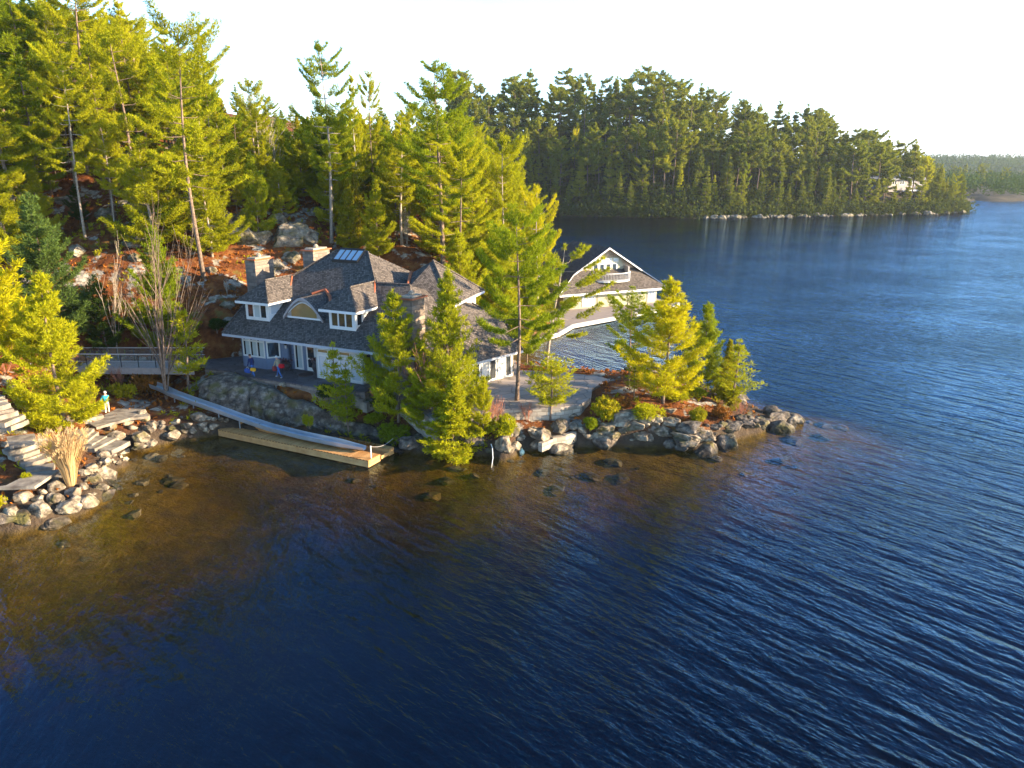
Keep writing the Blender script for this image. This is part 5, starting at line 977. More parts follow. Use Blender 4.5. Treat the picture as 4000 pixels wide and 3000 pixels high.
while n_ < 370 and tries < 40000:
    tries += 1; px = rnd.uniform(1780, 3790); ds = rnd.uniform(296, 372) if rnd.random() < .55 else rnd.uniform(296, 318); x = fcol(px, ds); s = poly_sd(np.array([x]), np.array([ds]), FS)[0]
    if s < 2.0 or min(math.hypot(x - a, ds - b) for a, b in fplaced) < (3.9 if px < 3250 else 3.4): continue
    if 3370 < px < 3620 and ds < 352 and s > 6 and rnd.random() < .8: continue
    if px < 3150 and rnd.random() < .25: continue
    low = s < 8; u_ = rnd.random()
    if low: kd, h, leaf, lab, grp = rnd.choice((5, 3)), rnd.uniform(6, 17), 'far', 'low cedar along the waterline of the far shore', 'waterline cedars of the far shore'
    elif u_ < .35: kd, h, leaf, lab, grp = rnd.choice((3, 5)), rnd.uniform(11, 17), 'far', 'mid-height conifer on the slope of the far shore', 'slope conifers of the far shore'
    else: kd, h, leaf, lab, grp = rnd.choice((0, 1, 2, 4, 6, 7)), rnd.uniform(14, 26), 'far', 'tall pine of the wood crowning the far shore', 'tall pines of the far shore wood'
    fadd(x, ds, h, leaf, kd, lab, grp, rnd.uniform(.95, 1.4), 'cedar_tree' if low else 'conifer_tree' if kd in (1, 3, 5, 7) else 'pine_tree'); n_ += 1  # cone-shaped far trees: conifers of no known species, under a separate name
# undergrowth that closes the far wood
def clumps(name, pts, size, mt, seed=0, k=30):
    rng = np.random.default_rng(seed); P = np.array(pts); n = len(P); PP = np.repeat(P, k, 0) + rng.normal(0, 1, (n * k, 3)) * np.array([size, size, size * .8]); PP[:, 2] = np.maximum(PP[:, 2], np.repeat(P[:, 2], k) - size * .4)
    V, F = rhombi(PP, np.tile([0, 0, .5], (len(PP), 1)), size * .8, size * .34, 1, rng, 1.0); return tag(link(name, mesh_np(name, V, F, mt)), kind='stuff')
pts = []
for _ in range(3000):
    px = rnd.uniform(1780, 3790); ds = rnd.uniform(294, 362); x = fcol(px, ds); s = poly_sd(np.array([x]), np.array([ds]), FS)[0]
    if s > -.8 and not (3340 < px < 3620 and ds < 352 and s > 6): z = float(far_h(np.array([x]), np.array([ds]))[0]); pts.append((x, ds, z + rnd.uniform(.4, 2.5)))
for _ in range(700):
    px = rnd.uniform(2150, 3775); j = np.interp(px, [2160, 2400, 2700, 2900, 3150, 3350, 3500, 3650, 3775], [842, 848, 853, 850, 846, 842, 838, 836, 828]); q = PZ(px, j, 0); pts.append((q.x, q.y + rnd.uniform(.5, 4), rnd.uniform(.6, 1.8)))
clumps('undergrowth', pts, 1.7, leafmat('undergrowth_leaves', (0.035, 0.055, 0.010), (0.10, 0.11, 0.014), 0.3), 5, 34)
# second point and wooded horizon
def p2_h(x, y): s = poly_sd(x, y, P2) + 2 * fbm(x / 14, y / 14, 3, 3); return np.where(s > 0, .3 + 4 * np.clip(s / 60, 0, 1) ** .7, -1.5)
grid_obj('distant_point', axis([(190, 480, 5)]), axis([(400, 770, 5)]), p2_h, FARG)
n_ = 0
for _ in range(3000):
    x = rnd.uniform(245, 470); y = rnd.uniform(415, 700)
    if poly_sd(np.array([x]), np.array([y]), P2)[0] < 2 or min([math.hypot(x - a, y - b) for a, b in fplaced] + [99]) < 10: continue
    z = float(p2_h(np.array([x]), np.array([y]))[0]); plant(FP[rnd.choice((0, 2, 3, 4))], Vector((x, y, z)), rnd.uniform(10, 16), 'far', None, rnd.random() * 6, 1.25, 'distant conifer on the second point beside the small white boat shelter', 'conifer tree', 'conifer_tree', 'distant conifers of the second point'); fplaced.append((x, y)); n_ += 1  # species not known; shapes shared with the far pines
    if n_ >= 25: break
pts2 = []
pts = []
for _ in range(5000):
    x = rnd.uniform(300, 1400); y = rnd.uniform(1030, 1350)
    if poly_sd(np.array([x]), np.array([y]), DH)[0] > -5: pts.append((x, y, max(2, float(hills_h(np.array([x]), np.array([y]))[0])) + 5))
for _ in range(2500):
    x = rnd.uniform(245, 480); y = rnd.uniform(410, 760)
    if poly_sd(np.array([x]), np.array([y]), P2)[0] > 4 + rnd.random() * 8: pts2.append((x, y, float(p2_h(np.array([x]), np.array([y]))[0]) + rnd.uniform(1, 6)))
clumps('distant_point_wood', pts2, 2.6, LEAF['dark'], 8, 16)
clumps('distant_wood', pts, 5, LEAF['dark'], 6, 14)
# low litter plants, dry grass on near ground
pts = []
gx = []; 
for _ in range(9000):
    x = rnd.uniform(-62, 24); y = rnd.uniform(38, 100); gx.append((x, y))
gx = np.array(gx); hz = height(gx[:, 0], gx[:, 1]); ok = (poly_sd(gx[:, 0], gx[:, 1], SH) > .8) & (poly_sd(gx[:, 0], gx[:, 1], PATP) < -.2) & (poly_sd(gx[:, 0], gx[:, 1], TERP) < -.2)
hs = [(-25, 67.5), (-10, 58), (0, 62), (2, 68), (-8, 82), (-18, 84)]; ok &= poly_sd(gx[:, 0], gx[:, 1], hs) < 0
gp = np.stack([gx[:, 0], gx[:, 1], hz + .05], 1)[ok]; nz_ = fbm(gp[:, 0] / 5, gp[:, 1] / 5, 77, 3)
def ground_sprays(name, P, ln, w, k, mt, seed):
    rng = np.random.default_rng(seed); V, F = rhombi(P, np.tile([0, 0, .8], (len(P), 1)), ln, w, k, rng, .7); tag(link(name, mesh_np(name, V, F, mt)), kind='stuff')
ground_sprays('low_growth', gp[nz_ > .10], .40, .10, 10, LEAF['cedar'], 3)
ground_sprays('dry_leaves', gp[nz_ <= .10], .22, .14, 7, LEAF['litter'], 4)
# ------------------------------------------------------------------ rocks
def rock_proto(seed, sub=4, cuts=16, rough=.13):
    bm = bmesh.new(); bmesh.ops.create_icosphere(bm, subdivisions=sub, radius=1.0); rnd_ = random.Random(seed); V = np.array([tuple(v.co) for v in bm.verts])
    for _ in range(cuts):
        n_ = np.array([rnd_.gauss(0, 1), rnd_.gauss(0, 1), rnd_.gauss(0, .8)]); n_ /= np.linalg.norm(n_); d = rnd_.uniform(.48, .86); k = np.maximum(0, V @ n_ - d); V = V - k[:, None] * n_ * .92
    V = V * (1 + rough * np.stack([fbm(V[:, 0] * 2.6 + 9, V[:, 1] * 2.2 + V[:, 2] * 3.1, seed, 5)], 1) * 2)
    for v, c in zip(bm.verts, V): v.co = c
    me = bpy.data.meshes.new('boulder'); bm.to_mesh(me); bm.free(); me.materials.append(ROCK)
    me.polygons.foreach_set('use_smooth', np.zeros(len(me.polygons), dtype=bool)); return me
RK = [rock_proto(100 + i) for i in range(9)]; RB = [rock_proto(200 + i, 5, 22, .24) for i in range(4)]
def boulder(loc, sx, sy, sz, m=ROCK, rot=None, label=None, group=None, name='boulder', cat='boulder', proto=None, tilt=.15):
    o = bpy.data.objects.new(name, proto or rnd.choice(RK)); COL.objects.link(o); o.location = loc; o.scale = (sx, sy, sz); o.rotation_euler = (rnd.uniform(-tilt, tilt), rnd.uniform(-tilt, tilt), rnd.uniform(0, 6.28) if rot is None else rot)
    if m is not ROCK: o.material_slots[0].link = 'OBJECT'; o.material_slots[0].material = m
    return tag(o, label, cat, group)
def rocks(lst, off, sc, label, group, m=ROCK, flat=.62, big=False, singles={}):
    for i, q in enumerate(lst):
        a, b, w = q[:3]; px, py = off[0] + a * sc, off[1] + b * sc; p = hit(px, py); d = p.y * cp + (CAMZ - p.z) * sp_; r_ = max(.12, w * sc / FPX * d * .5); L_ = singles.get(i)
        boulder(p + Vector((0, 0, r_ * .10)), r_ * 1.08, r_ * rnd.uniform(.75, 1.0), r_ * (q[3] if len(q) > 3 else flat) * rnd.uniform(.85, 1.15), m, rnd.uniform(-.5, .5) if w > 60 else None, L_ or label, None if L_ else group, proto=rnd.choice(RB) if big else None)
rocks([(90, 1385, 190), (40, 1480, 100), (180, 1460, 160), (300, 1375, 230), (190, 1275, 180), (320, 1240, 110), (430, 1180, 150), (420, 1280, 160), (560, 1240, 160), (640, 1190, 110), (680, 1145, 120), (540, 1385, 210), (680, 1310, 170), (765, 1200, 120), (730, 1130, 140), (290, 1290, 120), (480, 1320, 110), (700, 1050, 150), (640, 1090, 120), (20, 1310, 120), (590, 1290, 120)],
      (0, 1300), .512, 'large angular grey boulder stacked along the left cove edge', 'large boulders of the left cove edge', singles={0: 'broad pale boulder touching the left picture edge', 3: 'widest pale boulder in the lowest cove row', 11: 'low wedge boulder at the waterline of the left cove'})
rocks([(800, 1000, 110), (780, 940, 130), (850, 950, 90), (905, 1010, 60), (960, 990, 60), (800, 1060, 60), (810, 1100, 50), (865, 1115, 50), (840, 1175, 40), (925, 960, 35), (945, 985, 40), (880, 1045, 40), (860, 1000, 35), (905, 1190, 40), (820, 1240, 60), (770, 1020, 60)], (0, 1300), .512, 'small rounded stone in the pile between steps and water', 'small stones at the foot of the steps')
rocks([(840, 735, 130), (960, 700, 140), (1090, 650, 170), (1160, 720, 150), (1080, 800, 150), (1060, 855, 110, .35), (1150, 870, 170, .35), (1320, 790, 180), (1340, 690, 100), (1420, 720, 120), (1520, 655, 150), (1310, 740, 70), (1410, 800, 80), (1480, 785, 70), (1570, 775, 80), (1540, 720, 110), (1630, 715, 90), (1640, 660, 60), (1385, 660, 45), (1240, 735, 70), (1730, 695, 50), (1265, 790, 60), (1600, 680, 60), (1690, 715, 60), (1460, 740, 60), (1230, 700, 90), (1010, 740, 80)],
      (0, 1300), .512, 'grey brown rock in the rough bank between steps and dock', 'rocks of the bank between steps and dock', singles={0: 'bright cream round boulder at the top of the water steps', 1: 'blocky pale boulder right of the bright round one'}, m=ROCK)
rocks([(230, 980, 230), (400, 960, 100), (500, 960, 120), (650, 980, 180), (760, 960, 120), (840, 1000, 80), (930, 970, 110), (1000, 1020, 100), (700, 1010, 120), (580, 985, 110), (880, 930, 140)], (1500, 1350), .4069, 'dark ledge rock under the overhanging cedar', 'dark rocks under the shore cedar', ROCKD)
rocks([(1150, 960, 220, .8), (1190, 1030, 150), (1260, 980, 150, .8), (1290, 910, 90), (1330, 940, 80), (1450, 900, 190, .7), (1470, 970, 180), (1600, 960, 120, .5), (1690, 970, 70), (1720, 930, 110, .5), (1900, 860, 140), (1960, 920, 140), (2100, 880, 200, .7), (2050, 940, 150), (2180, 900, 150), (1820, 930, 80)], (1500, 1350), .4069, 'pale blocky boulder on the shore below the terrace', 'pale boulders below the terrace', singles={0: 'big whitish split boulder beside the white hose'})
rocks([(1800, 695, 160, .5)], (1500, 1350), .4069, 'flat grey boulder against the round terrace wall', None)
rocks([(150, 1400, 230, .8), (180, 1480, 250, .5), (290, 1470, 100), (560, 1340, 170, .7), (480, 1370, 220, .7), (470, 1490, 260, .4), (650, 1490, 220, .4), (850, 1500, 300, .35), (1000, 1480, 300, .35), (720, 1350, 190, .45), (850, 1355, 140, .4), (700, 1240, 150, .4), (640, 1310, 130, .5)], (2300, 1050), .452, 'layered light and dark ledge on the near side of the point', 'ledges on the near side of the point', big=True)
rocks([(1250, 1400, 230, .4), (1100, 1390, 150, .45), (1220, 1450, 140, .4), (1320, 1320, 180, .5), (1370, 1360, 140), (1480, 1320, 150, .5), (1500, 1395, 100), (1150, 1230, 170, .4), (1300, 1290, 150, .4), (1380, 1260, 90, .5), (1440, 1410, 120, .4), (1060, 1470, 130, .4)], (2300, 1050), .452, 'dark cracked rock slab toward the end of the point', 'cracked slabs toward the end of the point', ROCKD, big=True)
boulder(PZ(3040, 1640, .35), 1.55, .8, .62, ROCKD, .25, 'big dark oval rock second from the tip of the point', proto=RB[0], tilt=.03)
boulder(PZ(3112, 1643, .25), 1.0, .6, .42, ROCK, .25, 'last low pale rock at the tip of the point', proto=RB[1], tilt=.03)
boulder(PZ(2980, 1650, .3), .9, .7, .5, ROCKD, .2, 'dark rock left of the big oval rock near the tip', proto=RB[2], tilt=.03)
# rock face beside the slide
def rock_wall(name, label, cols, seed, amp=.32):
    """craggy face lofted between foot and brow points (photo pixel + height)"""
    cols = [(PZ(*a) - EY * .35, PZ(*b) - EY * .15) for a, b in cols]; ends = [(cols[0][0] + EY * 1.6 - EX * .5, cols[0][1] + EY * 1.2 - EX * .3)], [(cols[-1][0] + EY * 1.6 + EX * .3, cols[-1][1] + EY * 1.2 + EX * .2)]
    cols = ends[0] + cols + ends[1]; B_r, T_r = [], []
    for (b0_, t0_), (b1_, t1_) in zip(cols, cols[1:]):
        n_ = max(2, int((b1_ - b0_).length / .11))
        for k in range(n_): f_ = k / n_; B_r.append(b0_.lerp(b1_, f_)); T_r.append(t0_.lerp(t1_, f_))
    B_r.append(cols[-1][0]); T_r.append(cols[-1][1]); nv = 22; V = []
    for b_, t_ in zip(B_r, T_r):
        c_ = b_.lerp(t_, .22); c_.z = t_.z * 1.04; b_ = b_ - Vector((0, 0, .5))
        for q in range(nv): w = q / (nv - 4); w = min(w, 1); p = b_ * (1 - w) ** 2 + c_ * 2 * w * (1 - w) + t_ * w * w; ex_ = max(0, q - (nv - 4)); V.append(p + EY * ex_ * .3 - Vector((0, 0, ex_ * .18)))
    V = np.array([tuple(v) for v in V]); x_, y_, z_ = V[:, 0], V[:, 1], V[:, 2]
    d_ = fbm(x_ * .9 + 50, z_ * 1.6 + 3, seed, 5) * 2.2 + .5 * np.abs(fbm(x_ * 2.3 + 9, z_ * 3.1 + y_, seed + 7, 3)) - .5 * (fbm(x_ * .5, z_ * .4 + 8, seed + 9, 1) > .12)
    V = V - np.outer(d_ * amp, np.array(EY)); V[:, 2] += fbm(x_ * 1.5, y_ * 1.5 + 7, seed + 3, 4) * .25
    m_ = len(B_r); ii = np.arange(m_ * nv).reshape(m_, nv); Fq = np.stack([ii[:-1, :-1].ravel(), ii[1:, :-1].ravel(), ii[1:, 1:].ravel(), ii[:-1, 1:].ravel()], 1)
    tag(link(name, mesh_np(name, V, Fq, ROCKD)), label, 'rock')
rock_wall('rock_outcrop', 'great rounded rock dome left of the dark crack by the slide', [((785, 1560, 1.9), (785, 1492, 3.0)), ((830, 1590, 1.6), (830, 1462, 3.4)), ((900, 1612, 1.2), (890, 1452, 3.6)), ((950, 1628, .9), (945, 1462, 3.5)), ((976, 1634, .75), (972, 1478, 3.3))], 3)
rock_wall('rock_ledge', 'long mossy rock face right of the dark crack, behind slide and dock', [((994, 1636, .7), (992, 1482, 3.2)), ((1029, 1643, .6), (1060, 1502, 3.1)), ((1110, 1655, .55), (1120, 1548, 2.6)), ((1205, 1668, .5), (1205, 1562, 2.4)), ((1280, 1676, .45), (1270, 1592, 2.0)), ((1318, 1680, .45), (1318, 1605, 1.8)), ((1356, 1688, .4), (1360, 1636, 1.4)), ((1457, 1708, .3), (1457, 1662, 1.0)), ((1533, 1730, .15), (1545, 1696, .8)), ((1600, 1750, 0), (1610, 1712, .7))], 13)
boulder(hit(1106, 1512) + Vector((0, 0, .15)), .42, .36, .3, ROCK, None, 'lone grey stone on orange litter below the patio')
# hill outcrops: full photo pixels and width
for i, (a, b, w) in enumerate([(72, 792, 125), (193, 792, 60), (270, 796, 96), (420, 840, 90), (482, 801, 55), (540, 816, 90), (622, 845, 140), (738, 888, 90), (521, 955, 110), (530, 1013, 65), (767, 970, 75), (839, 965, 70), (829, 1066, 45), (868, 860, 120), (553, 705, 110), (70, 672, 110), (1144, 935, 170), (954, 940, 170), (1160, 740, 110), (1323, 783, 60), (1328, 913, 40), (1192, 930, 130), (1011, 942, 130), (1066, 1039, 90), (1137, 1018, 90), (1053, 1064, 60), (825, 1064, 60), (893, 1199, 60), (905, 1347, 80), (300, 990, 90), (700, 1060, 60), (640, 930, 80), (1240, 840, 80), (1420, 930, 70), (905, 1130, 50), (955, 860, 90), (1000, 1030, 60), (1090, 870, 100)]):
    p = hit(a, b); d = p.y * cp + (CAMZ - p.z) * sp_; r_ = w / FPX * d * .58
    L_ = {0: 'big pale outcrop at the left picture edge', 14: 'smooth grey boulder high between the left hill pines', 8: 'bright pale outcrop above the birch trunks', 6: 'long slanting pale rock face in the middle of the slope', 16: 'wide pale cliff left of the second chimney', 17: 'broad pale cliff above the left chimney'}.get(i)
    boulder(p, r_, r_ * .8, r_ * .62, ROCKH, rnd.uniform(-.5, .5), L_ or 'pale rock outcrop on the litter-covered near hillside', None if L_ else 'outcrops of the near hillside', 'rock_outcrop', 'rock', RB[i % 4])
# smaller stones that line the rest of the near shore
shl = []
for i in range(46):
    (ax_, ay_), (bx2, by2) = SH[i], SH[i + 1]; L_ = math.hypot(bx2 - ax_, by2 - ay_)
    if 15 <= i <= 18: continue
    for k in range(max(1, int(L_ / (.8 if i < 20 else .5)))):
        f_ = rnd.random(); nx_, ny_ = -(by2 - ay_) / L_, (bx2 - ax_) / L_; o_ = rnd.uniform(-.2, 1.0); x, y = ax_ + (bx2 - ax_) * f_ + nx_ * o_, ay_ + (by2 - ay_) * f_ + ny_ * o_; shl.append((x, y, i))
for x, y, i in shl:
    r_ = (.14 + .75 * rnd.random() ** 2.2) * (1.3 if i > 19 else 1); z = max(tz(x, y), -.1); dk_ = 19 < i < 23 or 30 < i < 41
    boulder(Vector((x, y, z + r_ * .1)), r_ * rnd.uniform(1.0, 1.9), r_, r_ * rnd.uniform(.35, .75), ROCKD if dk_ or rnd.random() < .3 else ROCK, None, 'small wet stone along the water line of the near shore', 'stones along the near water line', 'stone', 'stone')
for i in range(60):
    j = rnd.choice(list(range(0, 14)) + list(range(19, 40))); (ax_, ay_), (bx2, by2) = SH[j], SH[j + 1]; L_ = math.hypot(bx2 - ax_, by2 - ay_); f_ = rnd.random(); o_ = -rnd.uniform(.6, 5); x, y = ax_ + (bx2 - ax_) * f_ - (by2 - ay_) / L_ * o_, ay_ + (by2 - ay_) * f_ + (bx2 - ax_) / L_ * o_
    if poly_sd(np.array([x]), np.array([y]), SH)[0] > -.5: continue
    r_ = .2 + .6 * rnd.random() ** 1.5; boulder(Vector((x, y, min(tz(x, y) + .1 * r_, -.08 - r_ * .35))), r_ * 1.3, r_, r_ * .45, ROCKD if rnd.random() < .6 else ROCK, None, 'sunken stone under the brown shallow water near shore', 'sunken stones in the shallows', 'sunken_stone', 'stone')
# rocks on the far waterline
for i in range(120):
    u_ = rnd.uniform(2750, 3775); j = np.interp(u_, [2700, 2900, 3150, 3350, 3500, 3650, 3775], [852, 850, 846, 842, 838, 836, 828]); p = PZ(u_, j + rnd.uniform(-2.5, 2.5), .2); r_ = .5 + 1.6 * rnd.random() ** 1.8
    boulder(p, r_ * 1.2, r_, r_ * .7, ROCKH, None, 'pale rock on the waterline of the far shore', 'rocks on the far waterline', 'far_rock', 'rock')
# ------------------------------------------------------------------ stone steps at the cove
def flight(name, label, lst, depth, th=.2, m=STEPM):
    """lst: front edges in photo pixels with height (x0,y0,x1,y1,z)"""
    e = empty(name, PZ(lst[0][0], lst[0][1], lst[0][4]), label, 'steps')
    for i, (a, b, c, d, z) in enumerate(lst):
        for _ in range(3): w_ = PZ((a + c) / 2, (b + d) / 2, z); z = max(z, tz(w_.x, w_.y + depth * .5) + .10, tz(w_.x, w_.y) + .06)
        p, q = PZ(a, b, z), PZ(c, d, z); t_ = (q - p).normalized(); n_ = Vector((-t_.y, t_.x, 0)); jt = lambda: Vector((rnd.uniform(-.05, .05), rnd.uniform(-.05, .05), 0))
        mm = MB(); mid = p.lerp(q, .5); mm.slab([p + jt(), mid + jt() - n_ * .05, q + jt(), q + n_ * depth + jt(), mid + n_ * depth + jt(), p + n_ * depth + jt()], th + .1); mm.build('step', m, e)
    return e
Zm = lambda a, b: (a * .241, 1500 + b * .241)
def mk(l): return [(*Zm(a, b), *Zm(c, d), z) for a, b, c, d, z in l]
flight('stone_steps', 'lower left flight of rough stone steps above the cove path', mk([(400, 1420, 870, 1350, .95), (400, 1310, 850, 1170, 1.12), (390, 1230, 710, 1120, 1.3), (230, 1190, 650, 1060, 1.48), (140, 1100, 640, 960, 1.66)]), .9)
flight('stone_steps', 'stone steps leading down into the water beside the bank rocks', mk([(1880, 1170, 2090, 1040, .18), (1800, 1080, 2100, 930, .34), (1540, 1050, 1890, 870, .62), (1480, 980, 1720, 840, .85), (1390, 940, 1600, 770, 1.08), (1290, 900, 1530, 710, 1.3)]), 1.1)
flight('stone_steps', 'upper flight of stone steps at the left picture edge', mk([(180, 690, 470, 570, 2.3), (60, 640, 400, 490, 2.5), (-150, 560, 310, 430, 2.7), (-150, 470, 230, 400, 2.9), (-150, 390, 180, 310, 3.1), (-150, 320, 130, 250, 3.3), (-150, 250, 90, 190, 3.5)]), .8)
def pave(name, label, pts, m=STEPM, th=.12):
    zz = sum(z for _, _, z in pts) / len(pts)
    for _ in range(3): q_ = [tz(q.x, q.y) for q in [PZ(*Zm(a, b), zz) for a, b, z in pts]]; zz = max(zz, (sum(q_) / len(q_) + max(q_)) / 2 + .03)
    o = MB().slab([PZ(*Zm(a, b), zz) for a, b, z in pts], th + .06).build(name, m); return tag(o, label, 'path stone')
pave('path_slab', 'broad grey landing slab at the feet of the person in blue', [(1690, 600, 1.62), (2060, 560, 1.62), (2400, 520, 1.62), (2350, 380, 1.62), (1900, 400, 1.62), (1690, 500, 1.62)])
pave('path_slab', 'long pale-edged slab above the water steps', [(1560, 700, 1.42), (2000, 580, 1.42), (2150, 540, 1.42), (2300, 430, 1.55), (1700, 560, 1.55), (1450, 640, 1.5)])
pave('path_slab', 'smooth grey path slab behind the lowest cove boulders', [(-200, 1680, .9), (560, 1660, .9), (980, 1380, .95), (500, 1440, .95), (100, 1640, .9)])
pave('path_slab', 'brown litter-strewn slab at the top of the lower steps', [(160, 1010, 1.85), (600, 930, 1.85), (560, 800, 1.95), (100, 850, 1.95)])
wl2 = MB(); wa_, wb_, wc_ = PZ(*Zm(1690, 560), 1.9), PZ(*Zm(1400, 640), 1.8), PZ(*Zm(1050, 660), 1.8)
wl2.box(wb_, wa_, .5, 1.2, 2.15); wl2.box(wc_, wb_, .5, 1.2, 2.1); tag(wl2.build('stone_wall', SWALL), 'low curved sunlit wall left of the person in blue', 'wall')
boulder(PZ(*Zm(220, 1250), 1.15), .9, .5, .42, ROCK, .5, 'long pale boulder left of the lower step flight'); boulder(PZ(*Zm(760, 1090), 1.35), .62, .45, .34, ROCK, .2, 'grey boulder right of the lower step flight'); boulder(PZ(*Zm(770, 1000), 1.6), .55, .4, .25, ROCK, .1, 'flat greenish boulder above the grey step boulder')
boulder(PZ(*Zm(150, 1530), .95), 1.4, 1.1, .35, ROCKD, .1, 'low mossy rock in the orange litter at lower left', proto=RB[1])
# ornamental grass
og = empty('ornamental_grass', hit(278, 1895), 'tall straw-coloured ornamental grass clump among cove boulders', 'grass clump')
rng = np.random.default_rng(9); n_ = 520; a = rng.uniform(0, 6.28, n_); sp = rng.random(n_) ** .7; h_ = rng.uniform(2.0, 3.3, n_); V = []; Fc = []; HV = []
b0 = og.location
for i in range(n_):
    d = Vector((math.cos(a[i]), math.sin(a[i]), 0)); r0 = .28 * sp[i]; top = d * (r0 + 1.15 * sp[i] * h_[i] / 3) + Vector((0, 0, h_[i])); mid = d * (r0 + .3 * sp[i]) + Vector((0, 0, h_[i] * .55)); s_ = Vector((-d.y, d.x, 0)) * .022; bse = d * r0; k = len(V)
    V += [bse - s_, bse + s_, mid + s_, mid - s_, top + s_ * .4, top - s_ * .4]; Fc += [(k, k + 1, k + 2, k + 3), (k + 3, k + 2, k + 4, k + 5)]
    if i % 3 == 0: HV.append((tuple(top), tuple(d * .4 + Vector((0, 0, 1)))))
link('blades', mesh_np('blades', np.array([tuple(v) for v in V]), Fc, LEAF['straw']), og)
v_, f_ = rhombi(np.array([h[0] for h in HV]), np.array([h[1] for h in HV]), .30, .035, 14, rng, .28); link('plumes', mesh_np('plumes', v_, f_, LEAF['straw']), og)
# ------------------------------------------------------------------ people
SKIN = mat('skin', (.45, .25, .17), .6, .05)
def cloth(n, c): return mat(n, c, .9, .12, scale=6)
def person(loc, yaw, label, top, legs, shoes, lean=.1, step=.32, armL=(.12, -.05, .75), armR=(-.12, .1, .75), cap=None, hairc=None, H=1.75, headm=SKIN):
    e = empty('person', loc, label, 'person'); e.rotation_euler = (0, 0, yaw); k = H / 1.75
    V = [(0, 0, .95), (0, .05 * lean * 10, 1.15), (0, .10 * lean * 10, 1.38), (0, .12 * lean * 10, 1.50), (0, .14 * lean * 10 + .01, 1.60), (0, .15 * lean * 10 + .02, 1.72)]
    rad = [(.165, .125), (.16, .115), (.19, .12), (.065, .065), (.095, .105), (.085, .095)]; Ed = [(0, 1), (1, 2), (2, 3), (3, 4), (4, 5)]
    def add(p, r, par): V.append(p); rad.append(r); Ed.append((par, len(V) - 1)); return len(V) - 1
    top_y = .10 * lean * 10
    for s, ar in ((-1, armL), (1, armR)):
        sh = add((s * .20, top_y, 1.40), (.07, .07), 2); hx, hy, hz = s * .24 + ar[0], top_y + ar[1], ar[2] + .0
        el = add(((s * .25 + hx) / 2 + s * .04, (top_y + hy) / 2 - .06, (1.40 + hz) / 2), (.052, .052), sh); wr = add((hx, hy, hz + .06), (.033, .033), el); pm = add((hx, hy + .01, hz - .01), (.038, .026), wr)
        for q in range(4): f1 = add((hx, hy + .03 - q * .02, hz - .06), (.011, .011), pm); add((hx - s * .015, hy + .03 - q * .02, hz - .105 + .006 * abs(q - 1)), (.009, .009), f1)
        add((hx, hy + .055, hz - .03), (.011, .011), pm)
    for s in (-1, 1):
        f = step * s; hp = add((s * .09, 0, .90), (.105, .105), 0); kn = add((s * .10, f * .5 + .05, .50), (.07, .07), hp); an = add((s * .10, f - .02, .10), (.048, .048), kn); add((s * .10, f + .03, .045), (.05, .045), an); add((s * .11, f + .17, .035), (.045, .03), len(V) - 1)
    V = [tuple(c * k for c in v) for v in V]
    me = bpy.data.meshes.new('body'); me.from_pydata(V, Ed, []); o = bpy.data.objects.new('body', me); COL.objects.link(o); md = o.modifiers.new('s', 'SKIN'); o.modifiers.new('d', 'SUBSURF').levels = 1
    for i, sv in enumerate(me.skin_vertices[0].data): sv.radius = (rad[i][0] * k, rad[i][1] * k); sv.use_root = (i == 0)
    dg = bpy.context.evaluated_depsgraph_get(); nm = bpy.data.meshes.new_from_object(o.evaluated_get(dg)); bpy.data.objects.remove(o)
    nm.materials.clear()
    for m_ in (headm, top, legs, shoes): nm.materials.append(m_)
    for p in nm.polygons:
        c = p.center / k; hand = abs(c.x) > .17 and any(abs(c.x - (s * .24 + a_[0])) < .09 and abs(c.y - top_y - a_[1]) < .10 and c.z < a_[2] + .04 and c.z > a_[2] - .16 for s, a_ in ((-1, armL), (1, armR)))
        p.material_index = 0 if (c.z > 1.47 or hand) else 1 if c.z > .92 or (abs(c.x) > .2 and c.z > .6) else 3 if c.z < .09 else 2; p.use_smooth = True
    link('body', nm, e)
    hc = Vector((0, .145 * lean * 10 + .01, 1.665)) * k; b = MB(); b.lathe(hc, [(.108, -.02 if cap else .0), (.112, .03), (.10, .075), (.06, .11), (.02, .12)], 12)
    if cap: b.slab([hc + Vector((-.07, .08, .0)), hc + Vector((.07, .08, .0)), hc + Vector((.05, .19, -.01)), hc + Vector((-.05, .19, -.01))][::1], .015)
    base = MB(); base.v = [tuple(Vector(v)) for v in b.v]; base.f = b.f; base.m = b.m
    link('cap' if cap else 'hair', mesh_np('hair', np.array(base.v), base.f, cap or hairc, smooth=True), e)
    f = MB(); fy = hc.y + .10; f.lathe(Vector((0, fy, hc.z - .05)), [(.012, -.02), (.018, -.01), (.006, .03)], 6); link('nose', mesh_np('nose', np.array(f.v), f.f, headm), e)
    return e
def dirv(yaw): return Vector((-math.sin(yaw), math.cos(yaw), 0))
def yawto(v): return math.atan2(-v.x, v.y)
NAVY = cloth('navy_jacket', (.015, .025, .09)); JEAN = cloth('jeans', (.05, .13, .33)); DNVY = cloth('dark_trousers', (.03, .06, .16)); TAN = cloth('tan_jacket', (.36, .29, .18)); WH = cloth('white_cap', (.7, .66, .6)); SHOE = cloth('pale_shoe', (.5, .48, .45)); DSH = cloth('dark_shoe', (.06, .08, .12)); HAIR = cloth('brown_hair', (.10, .04, .02)); TURQ = cloth('turquoise_shirt', (.03, .33, .42)); CRM = cloth('cream_trousers', (.72, .62, .45))
wy_ = yawto(-EX)
p1 = PZ(990, 1470, ZP); pe1 = person(p1, wy_, 'person in navy jacket walking left, carrying a blue case and yellow box', NAVY, JEAN, DSH, .12, .22, (.02, .18, .80), (.03, .12, .74), hairc=HAIR, H=1.8)
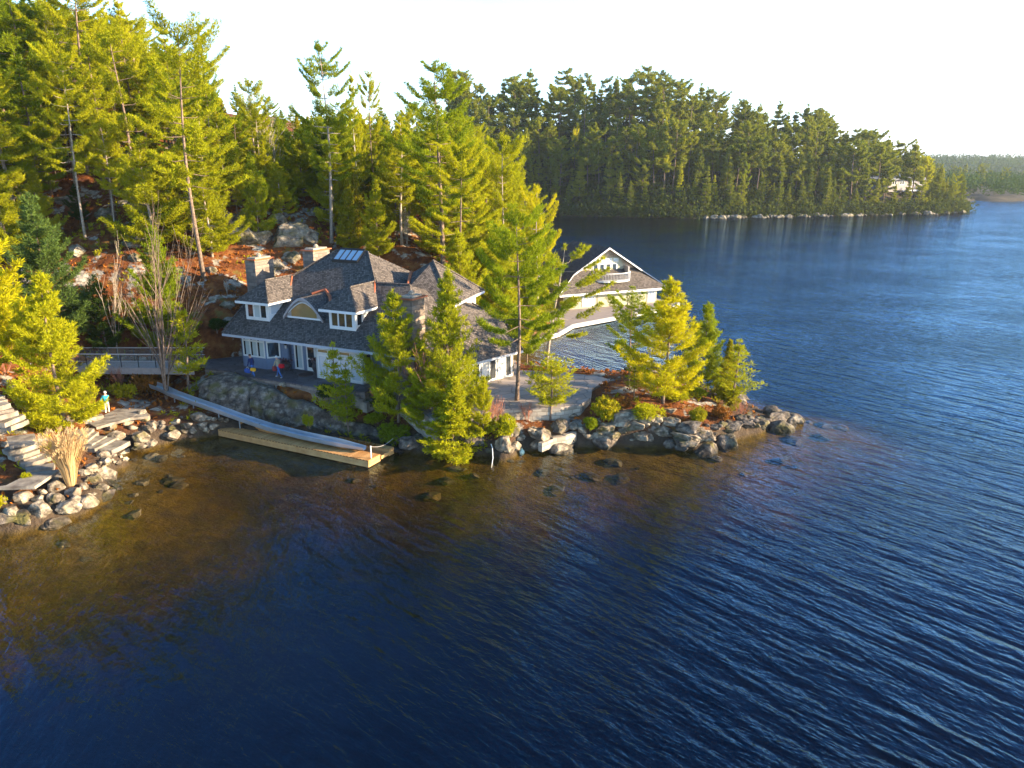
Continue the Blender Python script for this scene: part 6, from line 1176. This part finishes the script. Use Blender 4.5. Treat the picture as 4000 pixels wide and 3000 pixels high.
p2 = PZ(1092, 1475, ZP); pe2 = person(p2, wy_, 'person in tan jacket and white cap walking behind the navy-jacketed one', TAN, JEAN, SHOE, .10, .34, (.0, .22, .9), (0, .10, .74), cap=WH, H=1.76)
p3 = PZ(421, 1618, 1.75); pe3 = person(p3, yawto(Vector((-.3, .9, 0))), 'person in turquoise shirt and cream trousers standing on the cove path', TURQ, CRM, SHOE, .06, .10, (-.10, .05, .80), (-.14, .26, 1.30), cap=WH, H=1.76)
def bagbox(name, c, dims, yaw, m_, label, cat, hand=None):
    e = empty(name, c, label, cat); e.rotation_euler = (0, 0, yaw); bm = bmesh.new(); bmesh.ops.create_cube(bm, size=1); bmesh.ops.scale(bm, vec=dims, verts=bm.verts); bmesh.ops.bevel(bm, geom=bm.edges[:], offset=min(dims) * .18, segments=2, affect='EDGES'); me = bpy.data.meshes.new('body'); bm.to_mesh(me); bm.free(); me.materials.append(m_); link('body', me, e)
    b = MB(); z = dims[2] / 2; b.tube([(-dims[0] * .25, 0, z - .01), (-dims[0] * .2, 0, z + .09), (dims[0] * .2, 0, z + .09), (dims[0] * .25, 0, z - .01)], .014, 5); link('handle', mesh_np('handle', np.array(b.v), b.f, hand or DARKM), e); return e
F1 = -EX; R1 = Vector((F1.y, -F1.x, 0))
bagbox('tool_case', p1 + F1 * .30 - R1 * .26 + Vector((0, 0, .50)), (.55, .26, .34), math.atan2(F1.y, F1.x), cloth('blue_case', (.03, .08, .30)), 'dark blue case with white lid held by the navy-jacketed person', 'case', WH)
bagbox('tool_box', p1 + F1 * -.28 - R1 * .25 + Vector((0, 0, .66)), (.46, .24, .26), math.atan2(F1.y, F1.x), mat('yellow_plastic', (.75, .38, .02), .45, .05), 'yellow box held behind by the navy-jacketed person', 'box')
bagbox('shoulder_bag', p2 - F1 * .30 + Vector((0, 0, 1.0)), (.42, .34, .34), math.atan2(F1.y, F1.x), mat('red_fabric', (.55, .01, .02), .5, .1), 'bright red round bag slung at the tan-jacketed person back', 'bag')
bagbox('carry_bag', p2 + F1 * .22 - R1 * .24 + Vector((0, 0, .78)), (.34, .24, .38), math.atan2(F1.y, F1.x), mat('dark_red_fabric', (.20, .03, .03), .7, .1), 'dark red bag held in front of the tan-jacketed person', 'bag')
# ------------------------------------------------------------------ haze: even pale air round camera and scene
HM = bpy.data.materials.new('haze'); HM.use_nodes = True; t = HM.node_tree; t.nodes.remove(t.nodes['Principled BSDF']); pv = t.nodes.new('ShaderNodeVolumePrincipled')
pv.inputs['Color'].default_value = (0.80, 0.88, 1.0, 1); pv.inputs['Density'].default_value = 0.00010; pv.inputs['Anisotropy'].default_value = 0.3; t.links.new(pv.outputs[0], t.nodes['Material Output'].inputs['Volume'])
mb = MB(); mb.slab([(-2600, -400, 95), (3600, -400, 95), (3600, 4100, 95), (-2600, 4100, 95)], 103); tag(mb.build('haze', HM, uv=False), kind='stuff')
